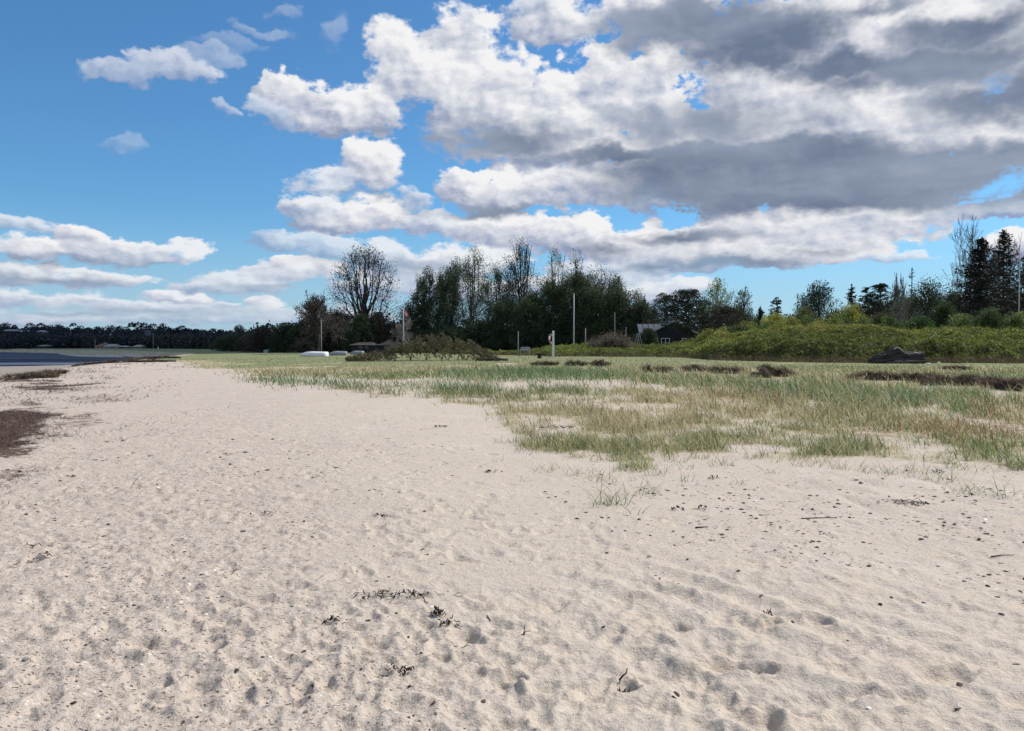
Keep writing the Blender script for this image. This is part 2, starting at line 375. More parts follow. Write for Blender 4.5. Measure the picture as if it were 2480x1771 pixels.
def sand_material():
    m, t, b = material('sand')
    tc = t.new('ShaderNodeTexCoord'); P = tc.outputs['Object']
    mk = t.new('ShaderNodeAttribute', attribute_name='Col')         # R plant litter, G wet, B seaweed litter
    sp = t.new('ShaderNodeSeparateColor'); t.l.new(mk.outputs['Color'], sp.inputs[0])
    mk2 = t.new('ShaderNodeAttribute', attribute_name='Col2')       # R turf, G coarse shelly sand, B dead brown patches
    s2 = t.new('ShaderNodeSeparateColor'); t.l.new(mk2.outputs['Color'], s2.inputs[0])
    big = t.noise(P, 0.55, 4, 0.6); mid = t.noise(P, 3.2, 4, 0.6); fin = t.noise(P, 42, 4, 0.7); gr = t.noise(P, 260, 2, 0.6)
    dry = t.mix(t.m('ADD', t.m('MULTIPLY', t.m('SUBTRACT', big, .5), 1.6), t.m('MULTIPLY', t.m('SUBTRACT', mid, .5), 0.9), clamp=False), (0.52, 0.45, 0.375), (0.67, 0.60, 0.52))
    dry = t.mix(t.step(mid, 0.35, 0.8), dry, (0.55, 0.455, 0.36))
    pale = t.mix(t.m('MULTIPLY', s2.outputs[1], 0.75), dry, t.mix(mid, (0.40, 0.325, 0.265), (0.60, 0.515, 0.435)))
    # grain
    g = t.m('MULTIPLY_ADD', t.m('SUBTRACT', gr, .5), 0.75, 1.0); g = t.m('ADD', g, t.m('MULTIPLY', t.m('SUBTRACT', fin, .5), 0.7))
    c = t.mix(1.0, pale, t.comb(g, g, g), 'MULTIPLY')
    # dark and pale crumbs in the coarse sand
    PV = t.v('ADD', t.v('MULTIPLY', P, (0.75, 1.5, 1)), t.scale(t.v('SUBTRACT', t.noise(P, 55, 3, 0.6, col=True), (.5, .5, .5)), 0.05))
    vd = t.vor(PV, 38, 'F1'); vc = t.vor(PV, 38, 'F1', out='Color')
    sepc = t.new('ShaderNodeSeparateColor'); t.l.new(vc, sepc.inputs[0])
    spot = t.m('MULTIPLY', t.step(vd, 0.40, 0.22), t.step(sepc.outputs[0], 0.40, 0.52))
    spot = t.m('MULTIPLY', spot, t.m('MULTIPLY_ADD', s2.outputs[1], 0.85, 0.08))
    c = t.mix(spot, c, t.mix(t.step(sepc.outputs[1], 0.82, 0.86), (0.13, 0.09, 0.07), (0.72, 0.69, 0.65)))
    # seaweed litter
    wn = t.noise(t.v('MULTIPLY', P, (1.0, 2.2, 1)), 3.6, 6, 0.75)
    sw = t.step(t.m('ADD', sp.outputs[2], t.m('MULTIPLY', t.m('SUBTRACT', wn, .5), 2.6)), 0.52, 0.78)
    c = t.mix(sw, c, t.mix(fin, (0.045, 0.028, 0.02), (0.15, 0.095, 0.07)))
    # wet sand of the flats
    wet = sp.outputs[1]
    c = t.mix(wet, c, t.mix(mid, (0.26, 0.215, 0.17), (0.34, 0.29, 0.235)))
    # plant litter and turf
    ln = t.noise(P, 9, 5, 0.7)
    lit = t.step(t.m('ADD', sp.outputs[0], t.m('MULTIPLY', t.m('SUBTRACT', ln, .5), 1.3)), 0.22, 0.7)
    c = t.mix(t.m('MULTIPLY', lit, 0.85), c, t.mix(fin, (0.27, 0.22, 0.11), (0.50, 0.43, 0.25)))
    tn = t.noise(P, 2.4, 5, 0.7)
    turf = t.step(t.m('ADD', s2.outputs[0], t.m('MULTIPLY', t.m('SUBTRACT', tn, .5), 0.7)), 0.35, 0.7)
    c = t.mix(t.m('MULTIPLY', lit, t.step(tn, 0.45, 0.65, 0, 0.7)), c, (0.20, 0.21, 0.09))
    c = t.mix(turf, c, t.mix(t.m('MULTIPLY_ADD', t.m('SUBTRACT', ln, .5), 2.0, 0.5, clamp=True), (0.115, 0.15, 0.065), (0.27, 0.27, 0.135)))
    br = t.step(t.m('ADD', s2.outputs[2], t.m('MULTIPLY', t.m('SUBTRACT', t.m('ADD', ln, t.m('SUBTRACT', tn, .5)), .5), 2.2)), 0.62, 1.05)
    c = t.mix(br, c, t.mix(fin, (0.24, 0.16, 0.10), (0.42, 0.32, 0.21)))
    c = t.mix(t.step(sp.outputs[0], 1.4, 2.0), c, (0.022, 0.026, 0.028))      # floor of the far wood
    t.l.new(c, b.inputs['Base Color'])
    rg = t.m('MULTIPLY_ADD', wet, -0.35, 0.95); t.l.new(rg, b.inputs['Roughness'])
    b.inputs['Specular IOR Level'].default_value = 0.2
    h = t.m('ADD', t.m('MULTIPLY', fin, 0.65), t.m('MULTIPLY', t.noise(P, 14, 5, 0.65), 1.0))
    h = t.m('ADD', h, t.m('MULTIPLY', gr, 0.14))
    bn = t.new('ShaderNodeBump'); bn.inputs['Distance'].default_value = 0.024; bn.inputs['Strength'].default_value = 0.85
    t.l.new(h, bn.inputs['Height']); t.l.new(bn.outputs[0], b.inputs['Normal'])
    return m
M['sand'] = sand_material()

def water_material():
    m, t, b = material('water')
    tc = t.new('ShaderNodeTexCoord'); P = tc.outputs['Object']
    st = t.noise(t.v('MULTIPLY', P, (0.014, 0.11, 1)), 1.0, 6, 0.65)
    sm = t.noise(t.v('MULTIPLY', P, (0.022, 0.30, 1)), 1.0, 5, 0.65)
    bed = t.mix(t.step(st, 0.42, 0.60), (0.012, 0.010, 0.016), (0.06, 0.075, 0.12))
    bed = t.mix(t.step(sm, 0.52, 0.60), bed, (0.17, 0.20, 0.27))
    t.l.new(bed, b.inputs['Base Color'])
    b.inputs['Roughness'].default_value = 0.45; b.inputs['Specular IOR Level'].default_value = 0.12; b.inputs['IOR'].default_value = 1.1
    bn = t.new('ShaderNodeBump'); bn.inputs['Strength'].default_value = 1.0; bn.inputs['Distance'].default_value = 0.25
    t.l.new(t.noise(t.v('MULTIPLY', P, (0.6, 1.6, 1)), 1.0, 5, 0.6), bn.inputs['Height']); t.l.new(bn.outputs[0], b.inputs['Normal'])
    return m
M['water'] = water_material()

# ------------------------------------------------------------------ ground sheet
rng = np.random.default_rng(7); random.seed(7)
def build_ground():
    th = np.concatenate([np.linspace(-0.80, 0.80, 1050), np.linspace(0.80, 2 * math.pi - 0.80, 92)[1:-1]])
    r = np.concatenate([np.geomspace(0.25, 2.4, 16)[:-1], np.geomspace(2.4, 20, 430)[:-1], np.geomspace(20, 200, 230)[:-1], np.geomspace(200, 5000, 90)])
    TH, R = np.meshgrid(th, r)
    X = R * np.sin(TH); Y = R * np.cos(TH)
    Z = height(X, Y)
    PX, PY = gmap(X, Y)
    front = (Y > 1)
    near = sstep(40, 12, R)
    # coarse shelly zone to the left, smooth blown sand to the right
    coarse = sstep(1250, 500, PX - 0.35 * (PY - 1300) + 160 * fbm(X * .5, Y * .4, 3, 3)) * front
    coarse = np.maximum(coarse, 0.0)
    und = 0.030 * fbm(X * .55, Y * .55, 41, 3) + 0.016 * fbm(X * 1.9, Y * 1.9, 42, 3) * (0.5 + 0.6 * coarse)
    und = und + 0.011 * fbm(X * 5.2, Y * 5.2, 43, 3, 0.5) * (0.3 + 0.8 * coarse) + 0.010 * fbm(X * 17, Y * 15, 46, 3, 0.6) * (0.12 + 1.0 * coarse)
    # small blown ridges behind the tufts
    rip = sstep(1500, 2100, PX) * sstep(1330, 1230, PY) * sstep(1090, 1150, PY) * front
    und = und + 0.035 * rip * np.abs(fbm(X * 1.6 + 2, Y * 1.1, 44, 3)) * 2
    Z = Z + und * np.maximum(near, 0.35)
    # wheel-like furrows running down to the right
    def furrow(pa, pb, off, w, dep):
        ax, ay = ground(*pa); bx, by = ground(*pb)
        ex, ey = bx - ax, by - ay; L = math.hypot(ex, ey); ex /= L; ey /= L
        s_ = (X - ax) * ex + (Y - ay) * ey
        c_ = (X - ax) * ey - (Y - ay) * ex + 0.10 * fbm(X * .8, Y * .8, 45, 2) - off
        m = sstep(-0.6, 0.6, s_) * sstep(L + 0.3, L - 0.8, s_) * front
        return dep * (-np.exp(-(c_ / w) ** 2) + 0.6 * np.exp(-((np.abs(c_) - 1.9 * w) / (0.8 * w)) ** 2)) * m
    for off in (0, 0.28, 0.62, -0.33, 1.05):
        Z = Z + furrow((1560, 1380), (2420, 1690), off, 0.085, 0.014)
    Z = Z + furrow((1830, 1330), (2480, 1520), 0, 0.07, 0.008)
    Z = Z + furrow((420, 1380), (40, 1700), 0, 0.12, 0.007) + furrow((700, 1400), (350, 1771), 0.2, 0.14, 0.007)
    # footprints and scuffs
    prints = []
    spec = [(1540,1448,.24,.10,.030,80),(1780,1612,.36,.15,.050,100),(2300,1640,.34,.16,.040,60),(1870,1515,.16,.11,.035,20),(1985,1513,.15,.10,.030,140),
            (870,1600,.16,.12,.035,20),(960,1592,.34,.12,.030,100),(920,1625,.12,.10,.030,0),(1240,1640,.13,.12,.030,0),(1238,1662,.13,.10,.025,0),(1330,1355,.18,.08,.025,90),
            (1850,1748,.26,.15,.040,20),(1515,1655,.13,.11,.035,0),(1600,1560,.16,.12,.030,130),(340,1560,.17,.15,.030,30),(510,1570,.18,.14,.030,150),(600,1640,.22,.12,.03,20),
            (2040,1690,.26,.12,.030,60),(2110,1680,.16,.11,.030,100),(1950,1710,.22,.14,.030,50),(2050,1590,.20,.14,.035,70),(1640,1520,.14,.12,.03,0),(1180,1550,.15,.10,.02,90),
            (250,1450,.17,.14,.02,30),(740,1310,.20,.10,.02,60),(1120,1530,.17,.10,.02,80),(1010,1440,.15,.10,.02,80),(1450,1420,.2,.1,.022,70),(1660,1440,.15,.1,.02,60),
            (2190,1690,.2,.13,.02,60),(480,1480,.2,.14,.02,100),(110,1640,.25,.14,.02,70),(150,1330,.2,.12,.02,90),(1700,1700,.2,.12,.02,40)]
    for px, py, L, w, dp, a in spec:
        x, y = ground(px, py); prints.append((x, y, L, w, dp, math.radians(a)))
    k = 0
    while k < 1700:
        d = math.exp(random.uniform(math.log(2.6), math.log(24))); a = random.uniform(-0.75, 0.75)
        x, y = d * math.sin(a), d * math.cos(a)
        px, py = 1240 + FPX * x / y, HOR + EYE * FPX / y
        if px > 1200 and py < 1250 and random.random() < 0.85: k += 1; continue
        soft = random.random()
        prints.append((x, y, random.uniform(.14, .32), random.uniform(.08, .15), random.uniform(.004, .020) * (1.0 if px < 1240 else 0.7), random.uniform(-.9, .9) + (0.5 if px > 1240 else -0.3)))
        k += 1
    for k in range(6200):                                   # weathered dimples
        d = math.exp(random.uniform(math.log(2.6), math.log(17))); a = random.uniform(-0.75, 0.75)
        x, y = d * math.sin(a), d * math.cos(a); px, py = 1240 + FPX * x / y, HOR + EYE * FPX / y
        if px > 1200 and py < 1280 and random.random() < 0.8: continue
        pz = float(fbm(np.array([x * .7]), np.array([y * .7]), 99, 2)[0])
        if random.random() > .55 + 1.6 * pz: continue
        prints.append((x, y, random.uniform(.09, .30), random.uniform(.07, .15), random.uniform(.003, .011) * (1.15 if px < 1240 else .9), random.uniform(-1.2, 1.2)))
    for x, y, L, w, dp, a in prints:
        d = math.hypot(x, y); ang = math.atan2(x, y); ext = max(L, w) * 1.5
        i0, i1 = np.searchsorted(r, d - ext), np.searchsorted(r, d + ext)
        j0, j1 = np.searchsorted(th[:1050], ang - ext / d), np.searchsorted(th[:1050], ang + ext / d)
        if i1 <= i0 or j1 <= j0: continue
        xs = X[i0:i1, j0:j1] - x; ys = Y[i0:i1, j0:j1] - y
        ca, sa = math.cos(a), math.sin(a)
        u = (xs * sa + ys * ca) / (L * .5); v = (xs * ca - ys * sa) / (w * .5)
        v = v * (1 + 0.25 * np.tanh(u * 1.5)); u = u + 0.25 * vnoise(xs * 14 + x, ys * 14, 9); v = v + 0.35 * vnoise(xs * 14, ys * 14 + y, 10)
        rr = np.sqrt(u * u + v * v)
        Z[i0:i1, j0:j1] += dp * 0.90 * (-sstep(1.28, 0.35, rr) + 0.34 * np.exp(-((rr - 1.35) / 0.28) ** 2))
    # cover masks
    n1 = fbm(X * .35, Y * .2, 61, 4); n2 = fbm(X * .9, Y * .9, 62, 3)
    g = grass_cover(PX, PY, X, Y) * front
    litter = np.clip(g * 0.75, 0, 1) * sstep(5, 9, Y)
    sdn = X - crest_x(Y)
    wd = poly_sdf(X, Y, BAY)
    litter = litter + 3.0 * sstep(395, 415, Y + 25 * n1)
    wet = sstep(-4, -9, sdn + 1.3 * fbm(X * .13, Y * .13, 5, 3)) * sstep(196, 150, Y) * sstep(-1.5, -1.0, -1.2 + 0 * X + 0.4)
    weed = np.zeros_like(X); WX, WY = weed_warp(X, Y, PY)
    for cx, cy, rx, ry, a in WEED:
        q = 1 - np.sqrt(((PX + WX - cx) / rx) ** 2 + ((PY + WY - cy) / ry) ** 2); weed = np.maximum(weed, a * np.clip(q * 1.6, 0, 1))
    weed = weed * front
    weed = np.maximum(weed, 0.30 * sstep(420, 60, PX) * sstep(860, 900, PY) * sstep(1240, 1090, PY) * front)
    weed = weed + 0.55 * np.exp(-((wd - 1.5) / 3.5) ** 2) * sstep(118, 150, Y) * (Y < 215)
    turf = sstep(905, 880, PY + 25 * n1) * sstep(430, 640, PX - (PY - 870) * 0.0) * (Y > 18) * sstep(0.15, 0.45, g)
    turf = np.maximum(turf, sstep(880, 868, PY + 6 * n1) * sstep(-2, 4, sdn) * front)
    turf = np.maximum(turf, fark_mask(X, Y, wd))
    turf = np.maximum(turf, 1.0 * (Y < -15) * sstep(0, 10, sdn))
    dead = np.zeros_like(X)
    for cx, cy, rx, ry, a in DEAD:
        q = 1 - np.sqrt(((PX - cx) / rx) ** 2 + ((PY - cy) / ry) ** 2); dead = np.maximum(dead, a * np.clip(q * 2, 0, 1))
    dead = dead * front
    nr, nt = X.shape
    V = np.stack([X, Y, Z], 2).reshape(-1, 3)
    i = np.arange(nr - 1)[:, None] * nt; j = np.arange(nt)[None, :]; j2 = (j + 1) % nt
    F = np.stack([i + j, i + j2, i + nt + j2, i + nt + j], 2).reshape(-1, 4)[:, ::-1]
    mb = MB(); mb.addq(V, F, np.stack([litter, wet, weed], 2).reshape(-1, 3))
    mb.add([(0, 0, hz(0, 0))], [], (0, 0, 0))
    cidx = mb.n - 1
    for k in range(nt): mb.f.append([cidx, (k + 1) % nt, k]); mb.mi.append(0)
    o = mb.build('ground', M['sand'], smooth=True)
    me = o.data
    a = me.attributes.new('Col2', 'FLOAT_COLOR', 'POINT')
    c2 = np.stack([turf, coarse, dead, np.ones_like(X)], 2).reshape(-1, 4); c2 = np.concatenate([c2, [[0, 0, 0, 1]]])
    a.data.foreach_set('color', c2.astype(np.float32).ravel())
    tag(o, kind='structure')
    global GX, GR, GT, GZ
    GR, GT, GZ = r, th[:1050], Z[:, :1050]
def weed_warp(X, Y, PY):
    k = np.clip((PY - 850) / 150, .05, 1.3)
    return 130 * fbm(X * .42, Y * .30, 97, 4), 75 * k * fbm(X * .38 + 5, Y * .26, 98, 4)
def fark_mask(X, Y, wd):
    return sstep(125, 170, Y + 0.25 * np.minimum(X + 70, 0)) * sstep(14, 30, wd)
def top(x, y):
    """height of the finished ground sheet (with its dents)"""
    x = np.atleast_1d(x); y = np.atleast_1d(y); d = np.hypot(x, y); a = np.arctan2(x, y)
    i = np.clip(np.searchsorted(GR, d) - 1, 0, len(GR) - 2); j = np.clip(np.searchsorted(GT, a) - 1, 0, len(GT) - 2)
    fi = np.clip((d - GR[i]) / (GR[i + 1] - GR[i]), 0, 1); fj = np.clip((a - GT[j]) / (GT[j + 1] - GT[j]), 0, 1)
    return (GZ[i, j] * (1 - fi) + GZ[i + 1, j] * fi) * (1 - fj) + (GZ[i, j + 1] * (1 - fi) + GZ[i + 1, j + 1] * fi) * fj
# lower edge of the marram grass, measured on the photo
EDGE_X = [-400, 380, 440, 520, 640, 700, 800, 960, 1100, 1200, 1260, 1320, 1420, 1500, 1600, 1800, 2000, 2200, 2480, 3000]
EDGE_Y = [861, 866, 893, 912, 942, 950, 960, 985, 1010, 1045, 1130, 1155, 1195, 1215, 1165, 1135, 1150, 1165, 1200, 1260]
def grass_cover(PX, PY, X, Y):
    e = np.interp(PX, EDGE_X, EDGE_Y)
    wd_ = np.interp(PX, [1200, 1600, 2480], [.36, .28, .26])
    rel = (e - PY) / np.maximum(e - 845, 8)                 # 0 at the edge, 1 at the horizon
    n = fbm(X * .22, Y * .14, 71, 4); n2 = fbm(X * 1.1, Y * .9, 72, 3)
    d = sstep(-0.03, 1.0, (1 / wd_) * (rel + 0.22 * n + 0.16 * n2)) * (0.6 + 0.9 * np.clip(n2 + 0.3, 0, 1))
    # bare sandy streak through the grass
    y1 = np.interp(PX, [400, 560, 700, 900, 1100, 1300, 1500, 1750], [897, 905, 925, 935, 925, 925, 938, 965])
    w = np.interp(PX, [400, 700, 1000, 1400, 1750], [5, 9, 10, 12, 5])
    d = d * (1 - 0.7 * np.exp(-((PY - y1 + 14 * n) / w) ** 2) * sstep(400, 520, PX) * sstep(1800, 1500, PX))
    return np.clip(d * (0.30 + 0.70 * sstep(0.0, 0.75, rel / wd_)) * (1 - .20 * sstep(945, 985, PY + 12 * n) * sstep(1900, 1650, PX)), 0, 1) ** 1.15
WEED = [(0,1030,150,70,1.0),(0,1150,130,55,.6),(170,930,130,20,.9),(100,919,90,9,1.0),(150,1010,100,20,.6),(60,985,110,12,.7),(250,905,160,10,.45),(200,950,200,26,.45),(150,1100,220,50,.42),(380,868,130,5,.9),(350,878,180,5,.6),(300,1015,40,8,.5),
        (900,1440,70,14,.35)]
DEAD = [(2380,1045,240,45,.8),(2130,1050,120,18,.8),(1840,968,180,14,.55),(2450,1000,140,30,.6),(1900,1010,260,24,.35),(2300,1020,200,20,.5),(1660,950,90,10,.35),(1330,880,140,5,.7),(1630,892,120,5,.5),(1780,905,190,7,.6),(2200,925,190,9,.8),(2420,940,160,12,.9),(1900,918,150,6,.5)]
build_ground()
def build_water():
    mb = MB(); xs = np.linspace(-900, -55, 80); ys = np.linspace(95, 450, 60)
    mb.add([(-1200, 92, WATER_Z), (-50, 92, WATER_Z), (-50, 460, WATER_Z), (-1200, 460, WATER_Z)], [(0, 1, 2, 3)])
    tag(mb.build('water', M['water']), kind='structure')
build_water()

# ------------------------------------------------------------------ marram grass and turf
GREEN = np.array([(0.10, 0.15, 0.045), (0.15, 0.21, 0.085), (0.20, 0.24, 0.075), (0.26, 0.31, 0.15), (0.06, 0.085, 0.03), (0.30, 0.34, 0.15)])
STRAW = np.array([(0.52, 0.46, 0.26), (0.66, 0.60, 0.40), (0.36, 0.29, 0.15), (0.46, 0.36, 0.21), (0.16, 0.12, 0.07)])
BROWN = np.array([(0.27, 0.14, 0.07), (0.36, 0.21, 0.11), (0.17, 0.09, 0.05)])
def blade_mesh(x, y, z, L, w, col, rng, lean=0.5, segs=3, wind=(-0.25, -0.05)):
    """curved tapering blades, all in arrays"""
    n = len(x); a = rng.uniform(0, 2 * math.pi, n); ln = np.abs(rng.normal(lean, 0.35, n))
    dx = np.cos(a) * ln + wind[0]; dy = np.sin(a) * ln + wind[1]
    wa = rng.uniform(0, 2 * math.pi, n); wx, wy = np.cos(wa), np.sin(wa)
    V = np.zeros((n, segs * 2 + 1, 3)); F = []
    for s in range(segs):
        t = s / segs; ww = w * (1 - t * 0.55) * 0.5
        cx = x + dx * L * t * (0.55 + 0.45 * t); cy = y + dy * L * t * (0.55 + 0.45 * t); cz = z + L * (t - 0.42 * t * t * ln)
        V[:, 2*s] = np.stack([cx - wx * ww, cy - wy * ww, cz], 1); V[:, 2*s+1] = np.stack([cx + wx * ww, cy + wy * ww, cz], 1)
    V[:, -1] = np.stack([x + dx * L, y + dy * L, z + L * (1 - 0.42 * ln)], 1)
    k = segs * 2 + 1; base = np.arange(n)[:, None] * k
    quads = np.concatenate([base + np.array([2*s, 2*s+1, 2*s+3, 2*s+2]) for s in range(segs - 1)])
    tris = base + np.array([2*segs-2, 2*segs-1, 2*segs])
    return V.reshape(-1, 3), quads, tris, np.repeat(np.clip(col, .004, 1), k, axis=0)
def add_blades(mb, *a, **k):
    V, q, t, c = blade_mesh(*a, **k)
    mb.v.append(V); mb.c.append(c); mb.q.append((q + mb.n, 0)); mb.q.append((t + mb.n, 0)); mb.n += len(V)
def pick(pal, n, rng): return pal[rng.integers(0, len(pal), n)]
HEAPS = [(1868,912,110,17),(1760,905,70,10),(1682,900,56,9),(1592,902,70,9),(1454,888,44,10),(1396,887,46,9),(1320,886,60,5),(2170,922,190,14),(2330,932,210,15),(2460,943,120,18)]
def build_grass():
    rng = np.random.default_rng(21); mb = MB()
    # clumps, spread evenly over the view's depth so that far ones are wider and fewer per square metre
    N = 430000
    d = np.exp(rng.uniform(math.log(7.5), math.log(95), N)); a = rng.uniform(-0.62, 0.72, N)
    X = d * np.sin(a); Y = d * np.cos(a)
    PX, PY = gmap(X, Y)
    cov = grass_cover(PX, PY, X, Y)
    near_edge = np.interp(PX, EDGE_X, EDGE_Y) - PY
    # clumped: only near clump centres when close
    cl = vnoise(X * 3.1, Y * 3.1, 81) + 0.6 * vnoise(X * 7.5, Y * 7.5, 82)
    keepn = np.where(d < 26, sstep(-0.02, 0.30, cl + 0.80 * (cov - 0.42)), 0.75)
    low = sstep(60, 30, d)
    keep = (rng.random(N) < np.clip(cov, 0, 1) * keepn * (0.62 + 0.30 * low)) & (X - crest_x(Y) > -1) & ((d < 48) | (rng.random(N) < 0.45))
    hp = np.ones(N, bool)
    for cx, cy, w_, h_ in HEAPS: hp &= ~((np.abs(PX - cx) < w_ * .5) & (np.abs(PY - cy - 3) < h_ * .8 + 3) & (rng.random(N) < .85))
    keep &= hp
    X, Y, d, PX, PY, cov = [q[keep] for q in (X, Y, d, PX, PY, cov)]
    n = len(X)
    hN = fbm(X * .16, Y * .10, 91, 3)
    # taller greener marram band and short pale turf, as the photo shows them
    e1 = np.interp(PX, [1000, 1400, 1500, 1800, 2000, 2480], [905, 905, 912, 935, 960, 965]); ew = np.interp(PX, [1000, 1500, 2000, 2480], [22, 24, 38, 50])
    tall = np.exp(-((PY - e1) / ew) ** 2) * sstep(900, 1300, PX)
    e2 = np.interp(PX, [500, 900, 1300, 1700], [912, 950, 955, 975])
    tall = np.maximum(tall, 0.7 * np.exp(-((PY - e2) / 20) ** 2) * sstep(500, 750, PX) * sstep(1650, 1350, PX))
    short = sstep(905, 885, PY)
    L = (0.13 + 0.10 * cov + 0.17 * tall) * (1 - 0.55 * short) * rng.uniform(0.6, 1.35, n)
    w = np.maximum(0.0050, d * 0.00062) * rng.uniform(0.7, 1.4, n)
    pg = np.clip(0.44 + 0.60 * tall + 1.0 * hN - 0.08 * short + 0.12 * sstep(40, 8, np.interp(PX, EDGE_X, EDGE_Y) - PY), 0.12, 0.95)
    dead = np.zeros(n)
    for cx, cy, rx, ry, aa in DEAD:
        dead = np.maximum(dead, aa * np.clip(2 * (1 - np.sqrt(((PX - cx) / rx) ** 2 + ((PY - cy) / ry) ** 2)), 0, 1))
    u = rng.random(n)
    g = pick(GREEN, n, rng); gt = np.where((tall > .35)[:, None], g * np.array([0.72, 0.92, 0.95]), g)
    col = np.where((u < pg)[:, None], gt, pick(STRAW, n, rng))
    col = np.where((rng.random(n) < dead * 0.45)[:, None], pick(BROWN, n, rng), col)
    L = L * (1 - 0.35 * dead)
    Z = top(X, Y) - 0.01
    add_blades(mb, X, Y, Z, L, w, col, rng, lean=0.62, segs=3)
    o = mb.build('marram_grass', M['grass']); tag(o, 'open marram grass and short turf growing out of the pale sand', 'grass', kind='stuff')
    print('grass blades', n)
build_grass()

def tuft(name, px, py, nb, L, spread, label, group=None, rng=None, green=0.8, lean=0.9):
    x0, y0 = ground(px, py); z0 = float(top(x0, y0)[0])
    mb = MB(); n = nb
    x = x0 + rng.normal(0, spread, n); y = y0 + rng.normal(0, spread * 0.8, n)
    u = rng.random(n)
    col = np.where((u < green)[:, None], pick(GREEN, n, rng) * np.array([0.75, 0.85, 0.7]), pick(STRAW, n, rng))
    add_blades(mb, x, y, top(x, y) - 0.01, rng.uniform(0.5, 1.25, n) * L, rng.uniform(0.7, 1.3, n) * 0.0055, col, rng, lean=lean, segs=5, wind=(-0.1, 0))
    o = mb.build(name, M['grass'], loc=(x0, y0, z0)); tag(o, label, 'grass tuft', group)
TUFTS = [(1480,1225,60,.26,.10,'wide green grass tuft standing alone nearest in the bare sand',None),
 (1560,1200,36,.24,.10,'grass tuft just right of the wide lone green tuft',None),
 (1470,1165,40,.22,.12,None,'g'),(1400,1150,26,.18,.10,None,'g'),(1330,1140,26,.16,.09,None,'g'),(1590,1150,30,.2,.1,None,'g'),(1640,1120,26,.2,.1,None,'g'),(1700,1110,30,.22,.1,None,'g'),
 (1290,1095,60,.22,.18,'dense green grass tuft at the left tip of the grass',None),(1350,1060,70,.22,.2,None,'g'),(1420,1085,50,.2,.15,None,'g'),(1240,1075,36,.16,.14,None,'g'),
 (1795,1180,9,.2,.03,'thin group of upright blades in bare sand below the grass edge',None),(1870,1150,8,.18,.04,None,'g'),(1950,1130,34,.2,.12,None,'g'),(2040,1140,40,.22,.12,None,'g'),(2130,1150,34,.2,.12,None,'g'),
 (2280,1170,40,.22,.14,None,'g'),(2360,1200,44,.22,.14,'loose grass tuft nearest the right edge of the photo',None),(2330,1140,50,.24,.16,None,'g'),(2465,1140,80,.2,.1,'dark dense grass cushion cut by the right edge',None),(2210,1150,34,.2,.12,None,'g'),
 (1210,1120,6,.14,.04,None,'g'),(1260,1165,7,.14,.05,None,'g'),(2440,1215,16,.2,.1,None,'g'),(1745,1130,30,.2,.1,None,'g'),(1820,1110,34,.2,.12,None,'g'),(1655,1170,8,.22,.04,None,'g'),(1530,1250,5,.2,.05,None,'g')]
rt = np.random.default_rng(5)
for px, py, nb, L, sp, lab, g in TUFTS:
    tuft('grass_tuft', px, py, nb, L, sp, lab or 'small loose green and straw grass tuft at the front edge of the grass', 'grass tufts along the front edge of the grass' if g else None, rt)

